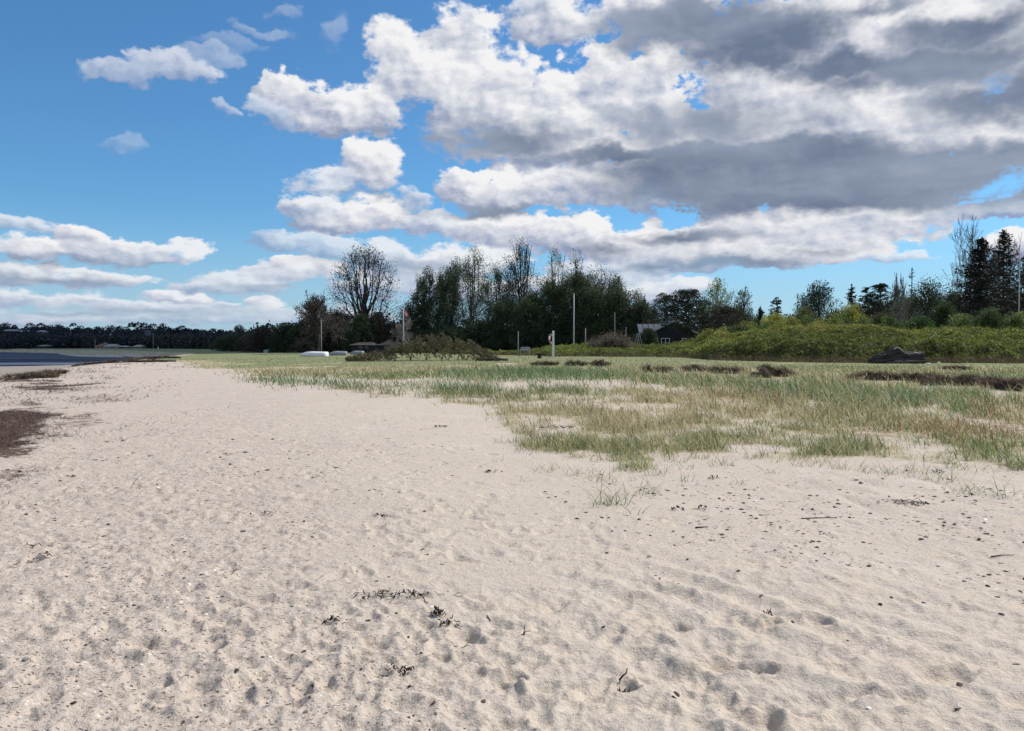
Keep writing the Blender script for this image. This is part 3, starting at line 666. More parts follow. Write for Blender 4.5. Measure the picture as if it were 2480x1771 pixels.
# ------------------------------------------------------------------ trees
def limb(p0, p1, rng, bow=0.12, n=4):
    p0 = np.array(p0, float); p1 = np.array(p1, float); L = np.linalg.norm(p1 - p0); P = []
    off = rng.normal(size=3) * L * 0.05; off[2] -= bow * L
    for i in range(n + 1):
        t = i / n; P.append(p0 + (p1 - p0) * t + off * math.sin(math.pi * t) + (rng.normal(size=3) * L * 0.015 if 0 < i < n else 0))
    return P
def leaf_tree(name, px, ytop, D, wpx, label, cat='tree', group=None, seed=0, base=0.18, env='oval', clumps=120, per=26, leaf=0.30, col=((0.05,0.07,0.03),), lean=0.0, stroke=1.0, fan=0.9,
              bark=None, trunkr=None, sink=0.0, mat='leaf', ybase=None, stems=1, density=1.0, aspect=0.55, leaders=0, brk=1.0, limbs=0):
    """tapered trunk with limbs; leafy twigs fill an uneven crown envelope"""
    rng = np.random.default_rng(seed + 100); leaf *= .74; per = int(per * 1.75); col = tuple(tuple(q * 1.22 for q in c_) for c_ in col)
    if cat == 'tree' and not leaders: wpx *= 1.15
    top_ = at(px, ytop, D); zb = hz(top_.x, D) - sink; H = top_.z - zb; Rw = wpx / FPX * D * 0.5
    x0 = top_.x - lean * H
    root = empty(name, (x0, D, zb)); tag(root, label, cat, group)
    tr = trunkr or max(0.10, H * 0.016)
    wood = MB(); crown = MB(); col = np.array(col)
    def axis(t): return np.array([lean * H * t ** 1.3, 0, H * t])
    spine = [axis(t) + rng.normal(size=3) * tr * (0.4 if 0 < t < 1 else 0) for t in np.linspace(0, 0.93, 9)]
    wood.tube(spine, list(np.linspace(tr, tr * 0.12, 9)), 7)
    E = {'oval': lambda t: math.sin(math.pi * min(1, max(0, 0.06 + 0.94 * t)) ** 0.8) ** 0.55, 'round': lambda t: math.sqrt(max(0, 1 - (2 * t - 1) ** 2)),
         'flame': lambda t: (1 - t) ** 0.27 * (0.5 + 0.5 * min(1, t * 4)), 'dome': lambda t: math.sqrt(max(0, 1 - t ** 2.2)), 'broad': lambda t: min(1, 0.62 + 1.3 * t) * math.sqrt(max(0, 1 - t ** 2.6)), 'cone': lambda t: 1 - 0.93 * t, 'wide': lambda t: min(1, .66 + 1.5 * t) * math.sqrt(max(0, 1 - max(0, (t - .25) / .75) ** 2.3)) * 1.06}[env]
    leads = [(0, 1, 0)] + [(rng.uniform(-.85, .85), rng.uniform(.62, .95), rng.uniform(-.5, .5)) for _ in range(leaders)] if leaders else []
    lob = [(rng.uniform(0, 6.28), rng.uniform(0, 1), rng.uniform(0.75, 1.15)) for _ in range(7)]
    cen = []; siz = []; cc = []; dirs = []; nodes = []
    for i in range(limbs):
        a = i * 2.4 + rng.normal() * .3; te = rng.uniform(.3, .97) if i % 3 else .95; r_ = Rw * E(te) * rng.uniform(.5, .85); t0 = base * rng.uniform(.75, 1.0) + .22 * te * rng.random()
        p0 = axis(t0); p1 = axis(base + (1 - base) * te) + np.array([math.cos(a) * r_, math.sin(a) * r_, 0]); P = []
        for s in np.linspace(0, 1, 7): P.append(np.array([p0[0] + (p1[0] - p0[0]) * s ** .85, p0[1] + (p1[1] - p0[1]) * s ** .85, p0[2] + (p1[2] - p0[2]) * s ** 1.12]) + rng.normal(size=3) * .012 * H * (0 < s < 1))
        wood.tube(P, list(np.linspace(tr * .42, .05, 7)), 5, cap=False)
        for q in range(2, 7): nodes.append(P[q])
    nodes = np.array(nodes) if limbs else None
    for i in range(clumps):
        t = rng.random() ** 0.85; a = rng.uniform(0, 2 * math.pi); r = math.sqrt(rng.uniform(0.04, 1))
        m = 1.0
        for la, lt, lm in lob:
            if abs(math.atan2(math.sin(a - la), math.cos(a - la))) < 0.7 and abs(t - lt) < 0.18: m = lm
        R = Rw * E(t) * m
        ht = base + (1 - base) * t
        ax = axis(ht)
        if leaders:
            q = leads[i % len(leads)]
            if t > q[1]: t = q[1] * rng.random() ** .7; ht = base + (1 - base) * t; R = Rw * E(t / q[1]) * m * (.66 - .12 * t)
            else: R = R * (.80 - .3 * t)
            ax = axis(ht) + np.array([q[0] * Rw * (0.25 + .75 * t), q[2] * Rw, 0])
        tip = ax + np.array([math.cos(a) * r * R, math.sin(a) * r * R, rng.normal() * 0.02 * H])
        tip[2] = min(tip[2], H * rng.uniform(0.97, 1.02))
        ht0 = max(base * 0.8, ht - fan * (0.10 + 0.22 * r) * rng.uniform(0.7, 1.2)); st = axis(ht0)
        if limbs:
            dv = nodes - tip; st = nodes[np.argmin(np.linalg.norm(dv, axis=1) + 2.5 * np.maximum(0, dv[:, 2] + .08 * H))]
        if i % 2 == 0 or r > 0.6:
            P = limb(st, tip, rng, 0.10 if not limbs else .03); br = tr * (0.32 if not limbs else .12) * (1 - 0.6 * ht) * brk
            wood.tube(P, [max(0.022, br * k) for k in (1, .75, .5, .35, .2)], 4, cap=False)
        dr = tip - st; dr[2] = abs(dr[2]) + 0.35 * np.linalg.norm(dr); dr /= np.linalg.norm(dr) + 1e-9
        k = max(4, int(per * rng.uniform(0.5, 1.5) * density)); L = stroke * (0.05 * H + 0.25 * Rw) * rng.uniform(0.6, 1.3)
        s = rng.uniform(-0.75, 0.45, k)[:, None]; sg = 0.085 * Rw + 0.12
        pts = tip + dr * L * s + rng.uniform(-1.35, 1.35, size=(k, 3)) * sg * (1.15 - np.abs(s + .1))
        cen.append(pts); siz.append(rng.uniform(0.6, 1.4, k) * leaf); dirs.append(np.tile(dr, (k, 1)))
        cc.append(np.tile(col[rng.integers(0, len(col))] * rng.uniform(0.6, 1.45), (k, 1)))
    cen = np.concatenate(cen); cen[:, 2] = np.maximum(cen[:, 2], 0.2)
    V, F, c = cards(cen, np.concatenate(siz), np.concatenate(cc), rng, aspect=aspect, dirs=np.concatenate(dirs))
    crown.addq(V, F, c)
    w = wood.build('trunk', M[bark or 'bark'], root, smooth=True); crown.build('crown', M[mat], root)
    return root
def bare_tree(name, px, ytop, D, wpx, label, cat='tree', group=None, seed=0, base=0.25, lvl=5, bark='twig', up=0.55, thin=0.024, buds=0, leafc=(0.08,0.09,0.04), trunkr=None, leaf=0.2, spread=.35):
    rng = np.random.default_rng(seed + 900)
    top_ = at(px, ytop, D); zb = hz(top_.x, D); H = top_.z - zb; Rw = wpx / FPX * D * 0.5
    root = empty(name, (top_.x, D, zb)); tag(root, label, cat, group)
    segs = []; tips = []
    def grow(p, d, L, r, k):
        q = p.copy(); P = [q.copy()]; dd = d.copy()
        for i in range(3):
            dd = dd + rng.normal(size=3) * 0.10 + np.array([0, 0, 0.05]); dd /= np.linalg.norm(dd); q = q + dd * L / 3; P.append(q.copy())
        segs.append((P, r, k))
        if k == 0: tips.append(q); return
        n = rng.integers(2, 4) if k < lvl else rng.integers(4, 6)
        for j in range(n + 1):
            t = rng.uniform(0.45, 1.0) if j else 1.0
            b = P[min(3, int(round(t * 3)))]
            nd = dd * (0.9 if j == 0 else 0.35) + rng.normal(size=3) * (0.16 if j == 0 else 0.62); nd[2] += up * (0.4 if j else 0.2)
            nd /= np.linalg.norm(nd)
            grow(b, nd, L * rng.uniform(0.62, 0.82), max(thin, r * 0.58), k - 1)
    tr = trunkr or max(0.09, H * 0.014)
    grow(np.zeros(3), np.array([0, 0, 1.0]), H * base * 1.25, tr, lvl)
    pts = np.concatenate([np.array(s[0]) for s in segs]); mz = np.percentile(pts[:, 2], 99.8); mx = np.percentile(np.abs(pts[:, 0]), 98)
    sc = np.array([Rw / mx, Rw / mx, H / mz])
    mb = MB()
    for P, r, k in segs:
        mb.tube([p * sc for p in P], list(np.linspace(r, max(thin, r * 0.6), len(P))), 5 if k > 2 else 3, cap=False)
    mb.build('branches' if not buds else 'trunk', M[bark], root, smooth=True)
    if buds:
        tp = np.array(tips) * sc; n = len(tp); k = buds
        cen = np.repeat(tp, k, 0) + rng.normal(size=(n * k, 3)) * spread
        V, F, c = cards(cen, rng.uniform(0.6, 1.3, n * k) * leaf, np.tile(np.array(leafc), (n * k, 1)), rng)
        cb = MB(); cb.addq(V, F, c); cb.build('crown', M['leaf'], root)
    return root
def spruce(name, px, ytop, D, wpx, label, group=None, seed=0, col=(0.028, 0.042, 0.026), tiers=26, base=0.04, leaf=0.30, arms=9, gap=1.0, per=10):
    wpx *= 1.35
    rng = np.random.default_rng(seed + 500)
    top_ = at(px, ytop, D); zb = hz(top_.x, D); H = top_.z - zb; Rw = wpx / FPX * D * 0.5
    root = empty(name, (top_.x, D, zb)); tag(root, label, 'conifer', group)
    wood = MB(); cr = MB(); tr = max(0.08, H * 0.014)
    wood.tube([(0, 0, H * t) for t in np.linspace(0, 1, 7)], list(np.linspace(tr, 0.03, 7)), 6)
    cen = []; dirs = []
    for i in range(tiers):
        t = (i + rng.uniform(-.3, .3)) / tiers; t = max(0, t); z = H * (base + (1 - base) * t); R = Rw * ((1 - t) ** 0.85) + 0.15
        for j in range(arms):
            if rng.random() > gap: continue
            a = rng.uniform(0, 2 * math.pi); r = R * rng.uniform(0.45, 1.12); zz = z + rng.normal() * H * .012; d = np.array([math.cos(a), math.sin(a), 0])
            P = [np.array([0, 0, zz]) + d * r * s + np.array([0, 0, r * (-0.20 * s + 0.42 * s ** 2.2 * (0.4 + 0.7 * t))]) for s in (0, .35, .7, 1)]
            wood.tube(P, [0.05, 0.035, 0.025, 0.015], 3, cap=False)
            k = max(4, int(per * 1.9 * (0.3 + r / Rw)))
            s = rng.uniform(0.10, 1.05, k).clip(0, 1); ii = np.interp(s, (0, .35, .7, 1), range(4))
            base_ = np.array([P[int(q)] + (P[min(3, int(q) + 1)] - P[int(q)]) * (q - int(q)) for q in ii])
            cen.append(base_ + rng.normal(size=(k, 3)) * np.array([.14, .14, .13]) * (0.6 + r * .32)); dirs.append(np.tile(d + np.array([0, 0, -0.25 + 0.5 * t]), (k, 1)))
    k = 14; cen.append(np.stack([rng.normal(size=k) * .07, rng.normal(size=k) * .07, H * rng.uniform(.93, 1.0, k)], 1)); dirs.append(np.tile([0, 0, 1.0], (k, 1)))
    cen = np.concatenate(cen); n = len(cen)
    V, F, c = cards(cen, rng.uniform(0.7, 1.5, n) * leaf, np.tile(np.array(col), (n, 1)), rng, aspect=0.42, dirs=np.concatenate(dirs), jit=.25)
    cr.addq(V, F, c)
    wood.build('trunk', M['bark'], root, smooth=True); cr.build('crown', M['needle'], root)
    return root
def pine(name, px, ytop, D, wpx, label, group=None, seed=0, col=(0.030, 0.042, 0.028), base=0.15, nb=130, per=60, leaf=0.20, env=0.5):
    wpx *= 1.12
    rng = np.random.default_rng(seed + 300)
    top_ = at(px, ytop, D); zb = hz(top_.x, D); H = top_.z - zb; Rw = wpx / FPX * D * 0.5
    root = empty(name, (top_.x, D, zb)); tag(root, label, 'conifer', group)
    wood = MB(); cr = MB(); tr = H * 0.018
    wood.tube([np.array([0.03 * H * math.sin(3 * t), 0, H * t]) for t in np.linspace(0, .95, 8)], list(np.linspace(tr, 0.05, 8)), 6)
    cen = []; dirs = []; cs = []
    for i in range(nb):
        t = rng.random() ** .8; a = rng.uniform(0, 6.28); R = Rw * (math.sin(math.pi * (0.22 + 0.68 * t)) ** 0.6 * (1 - env * t ** 2)); r = R * math.sqrt(rng.uniform(.1, 1))
        tip = np.array([math.cos(a) * r, math.sin(a) * r, H * (base + (0.97 - base) * t)])
        st = np.array([0, 0, max(.1, tip[2] - r * rng.uniform(.1, .5))])
        wood.tube(limb(st, tip, rng, .05), [tr * .35, tr * .28, tr * .2, tr * .14, .03], 4, cap=False)
        rad = Rw * rng.uniform(0.12, 0.20); d = rng.normal(size=(per, 3)); d /= np.linalg.norm(d, axis=1)[:, None]
        d[:, 2] = np.abs(d[:, 2]) * 0.9 - 0.2
        cen.append(tip + d * rad * rng.uniform(.45, 1.05, (per, 1)) * np.array([1.15, 1.15, .8])); dirs.append(d + np.array([0, 0, .35])); cs.append(np.tile(np.array(col) * rng.uniform(.7, 1.4), (per, 1)))
    cen = np.concatenate(cen); n = len(cen); cen[:, 2] = np.maximum(cen[:, 2], .2)
    V, F, c = cards(cen, rng.uniform(0.7, 1.4, n) * leaf * (0.6 + Rw * .12), np.concatenate(cs), rng, aspect=0.35, dirs=np.concatenate(dirs), jit=.25)
    cr.addq(V, F, c); wood.build('trunk', M['bark'], root, smooth=True); cr.build('crown', M['needle'], root)
    return root

DG = ((0.050, 0.068, 0.034), (0.066, 0.084, 0.042), (0.040, 0.054, 0.032))
BG = ((0.070, 0.060, 0.046), (0.085, 0.070, 0.055), (0.055, 0.054, 0.038))
PG = ((0.070, 0.098, 0.046), (0.098, 0.125, 0.062), (0.052, 0.072, 0.040))
YG = ((0.28, 0.29, 0.055), (0.34, 0.33, 0.06), (0.20, 0.23, 0.05))
LG = ((0.13, 0.17, 0.055), (0.19, 0.23, 0.07), (0.09, 0.13, 0.045))

# the big spreading tree and its neighbours
leaf_tree('broadleaf_tree', 882, 606, 150, 172, 'big round open-crowned tree with a forked trunk behind the flagpole with the flag', seed=31, base=0.17, env='wide', clumps=560, per=9, leaf=.36, col=BG, stroke=.7, trunkr=.5, aspect=.5, brk=1.0, limbs=20)
bare_tree('bare_tree', 770, 712, 128, 118, 'small leafless tree with a flat spreading top left of the big round tree', seed=2, base=.46, lvl=6, thin=.032, up=.35, trunkr=.2)
bare_tree('bare_tree', 976, 772, 135, 66, 'low pale leafless tree right of the flagpole with the flag', seed=3, base=.2, lvl=5, bark='palebark', thin=.03)
LOW = [(640,797,165,90),(690,790,160,80),(735,782,158,80),(780,785,152,70),(822,758,158,90),(870,768,142,80),(915,764,145,80),(952,790,150,60),(1000,815,150,60),(610,815,180,70),(560,815,200,80)]
LOWL = ['low bushy tree well left of the bare flagpole, second in the dark thicket', 'low bushy tree just left of the small leafless tree', 'bushy dark tree crowded against the left side of the small leafless tree', 'bushy dark tree directly behind the bare flagpole', 'taller bushy tree between the small leafless tree and the big round tree', 'dark bushy tree hiding the foot of the big round tree', 'dark bushy tree at the right foot of the big round tree', 'low bushy tree behind the flagpole with the flag', 'low bush-like tree between the flag and the first poplar', 'first low bushy tree at the left end of the thicket above the meadow', 'small faraway bushy tree left of the thicket, low over the meadow']
for i, (px, y, D, w) in enumerate(LOW):
    leaf_tree('bushy_tree', px, y, D, w, LOWL[i], 'tree', 'low bushy trees left of the poplars', seed=20 + i, base=0.03, env='dome', clumps=260, per=26, leaf=.34, col=DG if i % 3 else BG, fan=.6)
# wind-bent poplars
POP = [(1008,712,148,70,.16,'leftmost wind-bent poplar reaching out low over the open sky'),(1034,648,150,62,.06,'thin leafy poplar second from the left of the poplar row'),(1068,655,146,54,.04,'narrow leafy poplar third from the left of the row'),
       (1102,632,150,66,.05,'slim leafy poplar with an isolated pointed top'),(1148,606,144,104,.04,'broad tall leafy poplar left of the tallest tree'),(1204,650,150,62,.02,'shorter leafy poplar tucked against the tallest tree'),
       (1262,582,158,104,-.01,'tallest tree of the row, sparse and rounded at the top'),(1345,610,146,96,.0,'dense leafy poplar just right of the tallest tree'),(1392,616,143,84,-.02,'dark green poplar with a pointed top above the tall white pole'),
       (1455,650,150,100,-.03,'round-topped poplar right of the tall white pole'),(1490,668,146,70,-.03,'short poplar on the falling right shoulder of the row'),(1545,705,140,84,-.05,'low poplar at the right end of the row beside the dark house')]
for i, (px, y, D, w, ln, lab) in enumerate(POP):
    sparse = i == 6
    leaf_tree('poplar_tree', px, y, D, w * 1.42, lab, seed=40 + i, base=(0.20 if i < 6 else .10) if not sparse else .22, env='flame', clumps=330 if not sparse else 420, per=22 if not sparse else 15, leaf=.30, col=PG if not sparse else BG, lean=ln, limbs=22 if sparse else 8, fan=1.5, stroke=1.1, trunkr=.24, aspect=.5, leaders=3 if w > 75 else 2)
FOOTL = ['bushy tree at the foot of the leftmost poplar', 'bushy tree under the third and fourth poplar from the left', 'bushy tree under the broad tall poplar', 'bushy tree at the left foot of the tallest tree', 'bushy tree at the right foot of the tallest tree', 'bushy tree left of the tallest white flagpole', 'tall bushy tree directly behind the tallest white flagpole', 'tall bushy tree right of the tallest white flagpole', 'bushy tree above the rounded brown shrub', 'last bushy tree of the row, above the swing frame']
for i, (px, y, D, w) in enumerate([(1030,806,143,84),(1100,800,140,90),(1165,784,141,110),(1230,730,142,120),(1290,716,139,110),(1335,690,140,120),(1400,668,139,120),(1446,694,137,120),(1500,706,136,110),(1556,738,134,90)]):
    leaf_tree('bushy_tree', px, y, D, w, FOOTL[i], 'tree', 'bushy trees at the foot of the poplars', seed=60 + i, base=0.02, env='dome', clumps=330, per=26, leaf=.34, col=DG, fan=.6)

# behind and beside the house
pine('pine_tree', 1612, 708, 124, 100, 'rounded dark pine rising left behind the dark house', seed=1)
pine('pine_tree', 1664, 701, 104, 124, 'broad dark pine standing in front of the dark house', seed=2, nb=190, base=.36, env=.3)
leaf_tree('birch_tree', 1738, 682, 122, 96, 'light green birch with an airy crown behind the dark house', seed=80, base=.2, env='oval', clumps=150, per=16, leaf=.28, col=LG, bark='palebark', fan=1.2)
pine('pine_tree', 1762, 745, 92, 110, 'low brownish young pine right of the dark house', seed=3, col=(.055, .05, .032), nb=110)
leaf_tree('broadleaf_tree', 1800, 705, 116, 50, 'small upright dark tree right against the light green birch', seed=82, base=.1, env='flame', clumps=90, per=20, leaf=.28, col=PG)
spruce('spruce_tree', 1842, 742, 112, 40, 'tiny dark spruce in the gap right of the birch', seed=4, tiers=14)
pine('pine_tree', 1880, 718, 110, 52, 'small narrow dark pine in the gap right of the birch', seed=5, nb=70)
leaf_tree('broadleaf_tree', 1942, 708, 108, 40, 'thin grey-green tree left of the broad dark green tree', seed=83, base=.1, env='flame', clumps=60, per=14, leaf=.24, col=((.08,.095,.055),))
leaf_tree('broadleaf_tree', 1984, 693, 104, 110, 'broad dark green upright tree standing alone against the sky', seed=84, base=.03, env='broad', clumps=170, per=26, leaf=.28, col=((.035,.055,.032),(.028,.045,.028)), fan=1.3, stroke=1.3)
spruce('spruce_tree', 2063, 688, 104, 52, 'small pointed spruce above the yellow bush', seed=6, tiers=16, per=8)
pine('pine_tree', 2130, 686, 98, 110, 'dark round pine left of the thin topped spruce', seed=7, nb=150)
pine('pine_tree', 2098, 692, 108, 50, 'ragged pine squeezed between pointed spruce and round pine', seed=8, nb=80)
spruce('spruce_tree', 2209, 648, 100, 52, 'skinny open spruce with a bare pointed top', seed=9, tiers=15, arms=5, per=5, leaf=.2)
bare_tree('bare_tree', 2180, 664, 104, 34, 'thin pale leafless birch left of the skinny spruce', seed=10, base=.3, lvl=5, bark='palebark', thin=.022)
leaf_tree('broadleaf_tree', 2188, 720, 82, 90, 'grey-green half-leafed small tree behind the hedge', seed=86, base=.08, env='round', clumps=120, per=12, leaf=.18, col=((.075,.085,.05),(.06,.065,.04)), bark='palebark', fan=1.2)
leaf_tree('broadleaf_tree', 2250, 686, 92, 130, 'dark green rounded tree left of the two big spruces', seed=87, base=.03, env='dome', clumps=190, per=24, leaf=.24, col=DG)
leaf_tree('broadleaf_tree', 2305, 712, 84, 76, 'dark leafy tree tucked against the largest spruce', seed=88, base=.03, env='dome', clumps=120, per=22, leaf=.22, col=((.045,.065,.03),(.035,.05,.028)))
bare_tree('bare_tree', 2366, 530, 96, 170, 'tall leafless tree standing behind the largest spruce', seed=11, base=.3, lvl=6, thin=.016, up=1.1)
bare_tree('bare_tree', 2450, 575, 98, 90, 'leafless tree between the two big spruces', seed=12, base=.3, lvl=6, thin=.016, up=1.1)
spruce('spruce_tree', 2376, 578, 80, 200, 'largest dark spruce with a broad skirt', seed=13, tiers=30, arms=12, per=15, col=(.024,.030,.024))
spruce('spruce_tree', 2432, 556, 86, 160, 'tall dark spruce right of the largest spruce', seed=14, tiers=30, arms=10, per=12, col=(.024,.030,.024), gap=.85)
spruce('spruce_tree', 2500, 600, 82, 180, 'dark spruce cut by the right edge of the photo', seed=15, tiers=26, arms=10, per=12, gap=.8)
BUSH = [(2062,742,92,70,YG,'bright yellow-green bush below the small pointed spruce'),(1880,768,88,80,YG,'yellow-green bush on the left shoulder of the hedge'),(1950,752,90,80,((.12,.14,.04),(.10,.11,.035)),'olive bush left of the broad dark green tree'),
        (2020,778,84,60,((.10,.13,.04),),'small olive bush under the broad dark green tree'),(2130,768,76,80,((.07,.085,.035),),'dull green bush between yellow bush and grey-green tree'),
        (2228,778,68,80,((.07,.12,.03),(.05,.08,.03)),'fresh green bush at the top of the hedge'),(2330,770,66,90,LG,'light green bush before the largest spruce'),
        (2395,756,64,90,((.08,.11,.035),(.06,.08,.03)),'rounded green bush below the two big spruces'),(2468,766,62,80,LG,'light green bush at the right edge below the spruces'),
        (1570,800,108,40,DG,'small dark bush beside the left corner of the dark house'),(1915,782,80,70,((.14,.17,.045),(.2,.19,.05)),'pale green bush behind the hedge crest'),(1820,800,84,80,((.13,.16,.04),),'green bush on the hedge shoulder right of the house'),
        (2290,742,72,70,((.055,.08,.03),),'dark green bush left of the largest spruce')]
for i, (px, y, D, w, c, lab) in enumerate(BUSH):
    leaf_tree('bush', px, y, D, w * 1.35, lab, 'bush', seed=120 + i, base=.02, env='dome', clumps=210, per=34, leaf=.17, col=c, fan=.7, stroke=.9, trunkr=.06)
rb = np.random.default_rng(404)
CRC = [((0.20, 0.23, 0.05), (0.15, 0.18, 0.045)), ((0.10, 0.14, 0.04), (0.08, 0.11, 0.035)), ((0.27, 0.27, 0.06), (0.2, 0.2, 0.05)), ((0.075, 0.10, 0.04), (0.06, 0.08, 0.034))]
for i, px in enumerate(range(1715, 2480, 34)):
    yt = float(np.interp(px, [1700, 1800, 1900, 2050, 2200, 2480], [808, 796, 784, 778, 782, 778])) - rb.uniform(-2, 14)
    leaf_tree('bush', px, yt, rb.uniform(72, 84), rb.uniform(60, 100), 'rounded leafy bush growing out of the crest of the rose thicket', 'bush', 'bushes along the crest of the rose thicket', seed=400 + i, base=.02, env='dome', clumps=110, per=28, leaf=.17, col=CRC[int(rb.integers(0, 4)) if px < 2200 else (1, 3)[i % 2]], fan=.6, stroke=.9, trunkr=.05)
for i, px in enumerate([1700, 1745, 1790, 1838, 1870, 1915, 1955, 2030, 2085, 2120, 2165, 2215, 2265, 2320, 2365, 2410, 2455, 2490]):
    yt = (742, 738, 752, 772, 764, 768, 752, 758, 745, 735, 738, 728, 722, 716, 716, 712, 716, 712)[i]
    leaf_tree('bushy_tree', px, yt, rb.uniform(100, 122), rb.uniform(80, 110), 'dark leafy tree in the belt behind the bushes on the right', 'tree', 'belt of trees behind the bushes on the right', seed=440 + i, base=.02, env='dome', clumps=200, per=24, leaf=.26, col=DG if i % 3 else PG, fan=.6)
bare_tree('dry_shrub', 1476, 816, 88, 96, 'rounded brown leafless shrub behind the low hedge left of the house', 'bush', seed=16, base=.1, lvl=6, bark='palebark', thin=.014, trunkr=.05, up=.25, buds=5, leafc=(.16,.125,.085), leaf=.13)

# spreading evergreen shrub in the grass
def spreading_shrub():
    rng = np.random.default_rng(61); c0 = at(1030, 870, 66); z0 = hz(c0.x, 66)
    root = empty('spreading_shrub', (c0.x, 66, z0)); tag(root, 'wide low olive shrub with upswept twigs sprawling over the grass in mid view', 'bush')
    sc = 66 / FPX; wood = MB(); fol = MB(); cen = []; dr = []; cc = []
    prof_x = [-180, -150, -120, -90, -60, -30, 0, 40, 90, 120, 150, 175]; prof_h = [2, 12, 20, 26, 38, 48, 56, 58, 50, 40, 22, 2]
    for i in range(620):
        u = rng.uniform(-178, 172); h = np.interp(u, prof_x, prof_h) * sc; v = rng.uniform(-1, 1)
        front = math.sqrt(max(0, 1 - v * v)); x = u * sc; y = v * 2.4 + (0 if u > -60 else -0.8)
        z = h * front * rng.uniform(0.55, 1.08)
        d = np.array([-0.55 + 0.5 * rng.normal(), -0.2 + .3 * rng.normal(), 0.65]); d /= np.linalg.norm(d)
        L = rng.uniform(.35, .75); tip = np.array([x, y, z]) + d * L * .45; st = tip - d * L
        st[2] = max(st[2], 0.02)
        wood.tube([st, (st + tip) / 2, tip], [.012, .009, .005], 3, cap=False)
        k = 34; s = rng.random(k); cen.append(st + (tip - st) * s[:, None] + rng.normal(size=(k, 3)) * .055); dr.append(np.tile(d, (k, 1)) + rng.normal(size=(k, 3)) * .4)
        low = z < 0.35 * h + .15
        cc.append(np.tile(np.array((.135, .125, .06) if rng.random() > .35 else (.10, .085, .05)) * rng.uniform(.75, 1.3), (k, 1)))
    for k in range(9):
        u = -150 + k * 38; wood.tube([(u * sc, 0, 0), (u * sc + .1, 0, .4), (u * sc - .1, 0, .7 * np.interp(u, prof_x, prof_h) * sc + .1)], [.05, .04, .02], 5)
    n = 0; cen = np.concatenate(cen); n = len(cen)
    V, F, c = cards(cen, rng.uniform(.09, .17, n), np.concatenate(cc), rng, aspect=.4, dirs=np.concatenate(dr)); fol.addq(V, F, c)
    tag(wood.build('brushwood', M['twig'], root), kind='stuff'); fol.build('foliage', M['leaf'], root)
spreading_shrub()

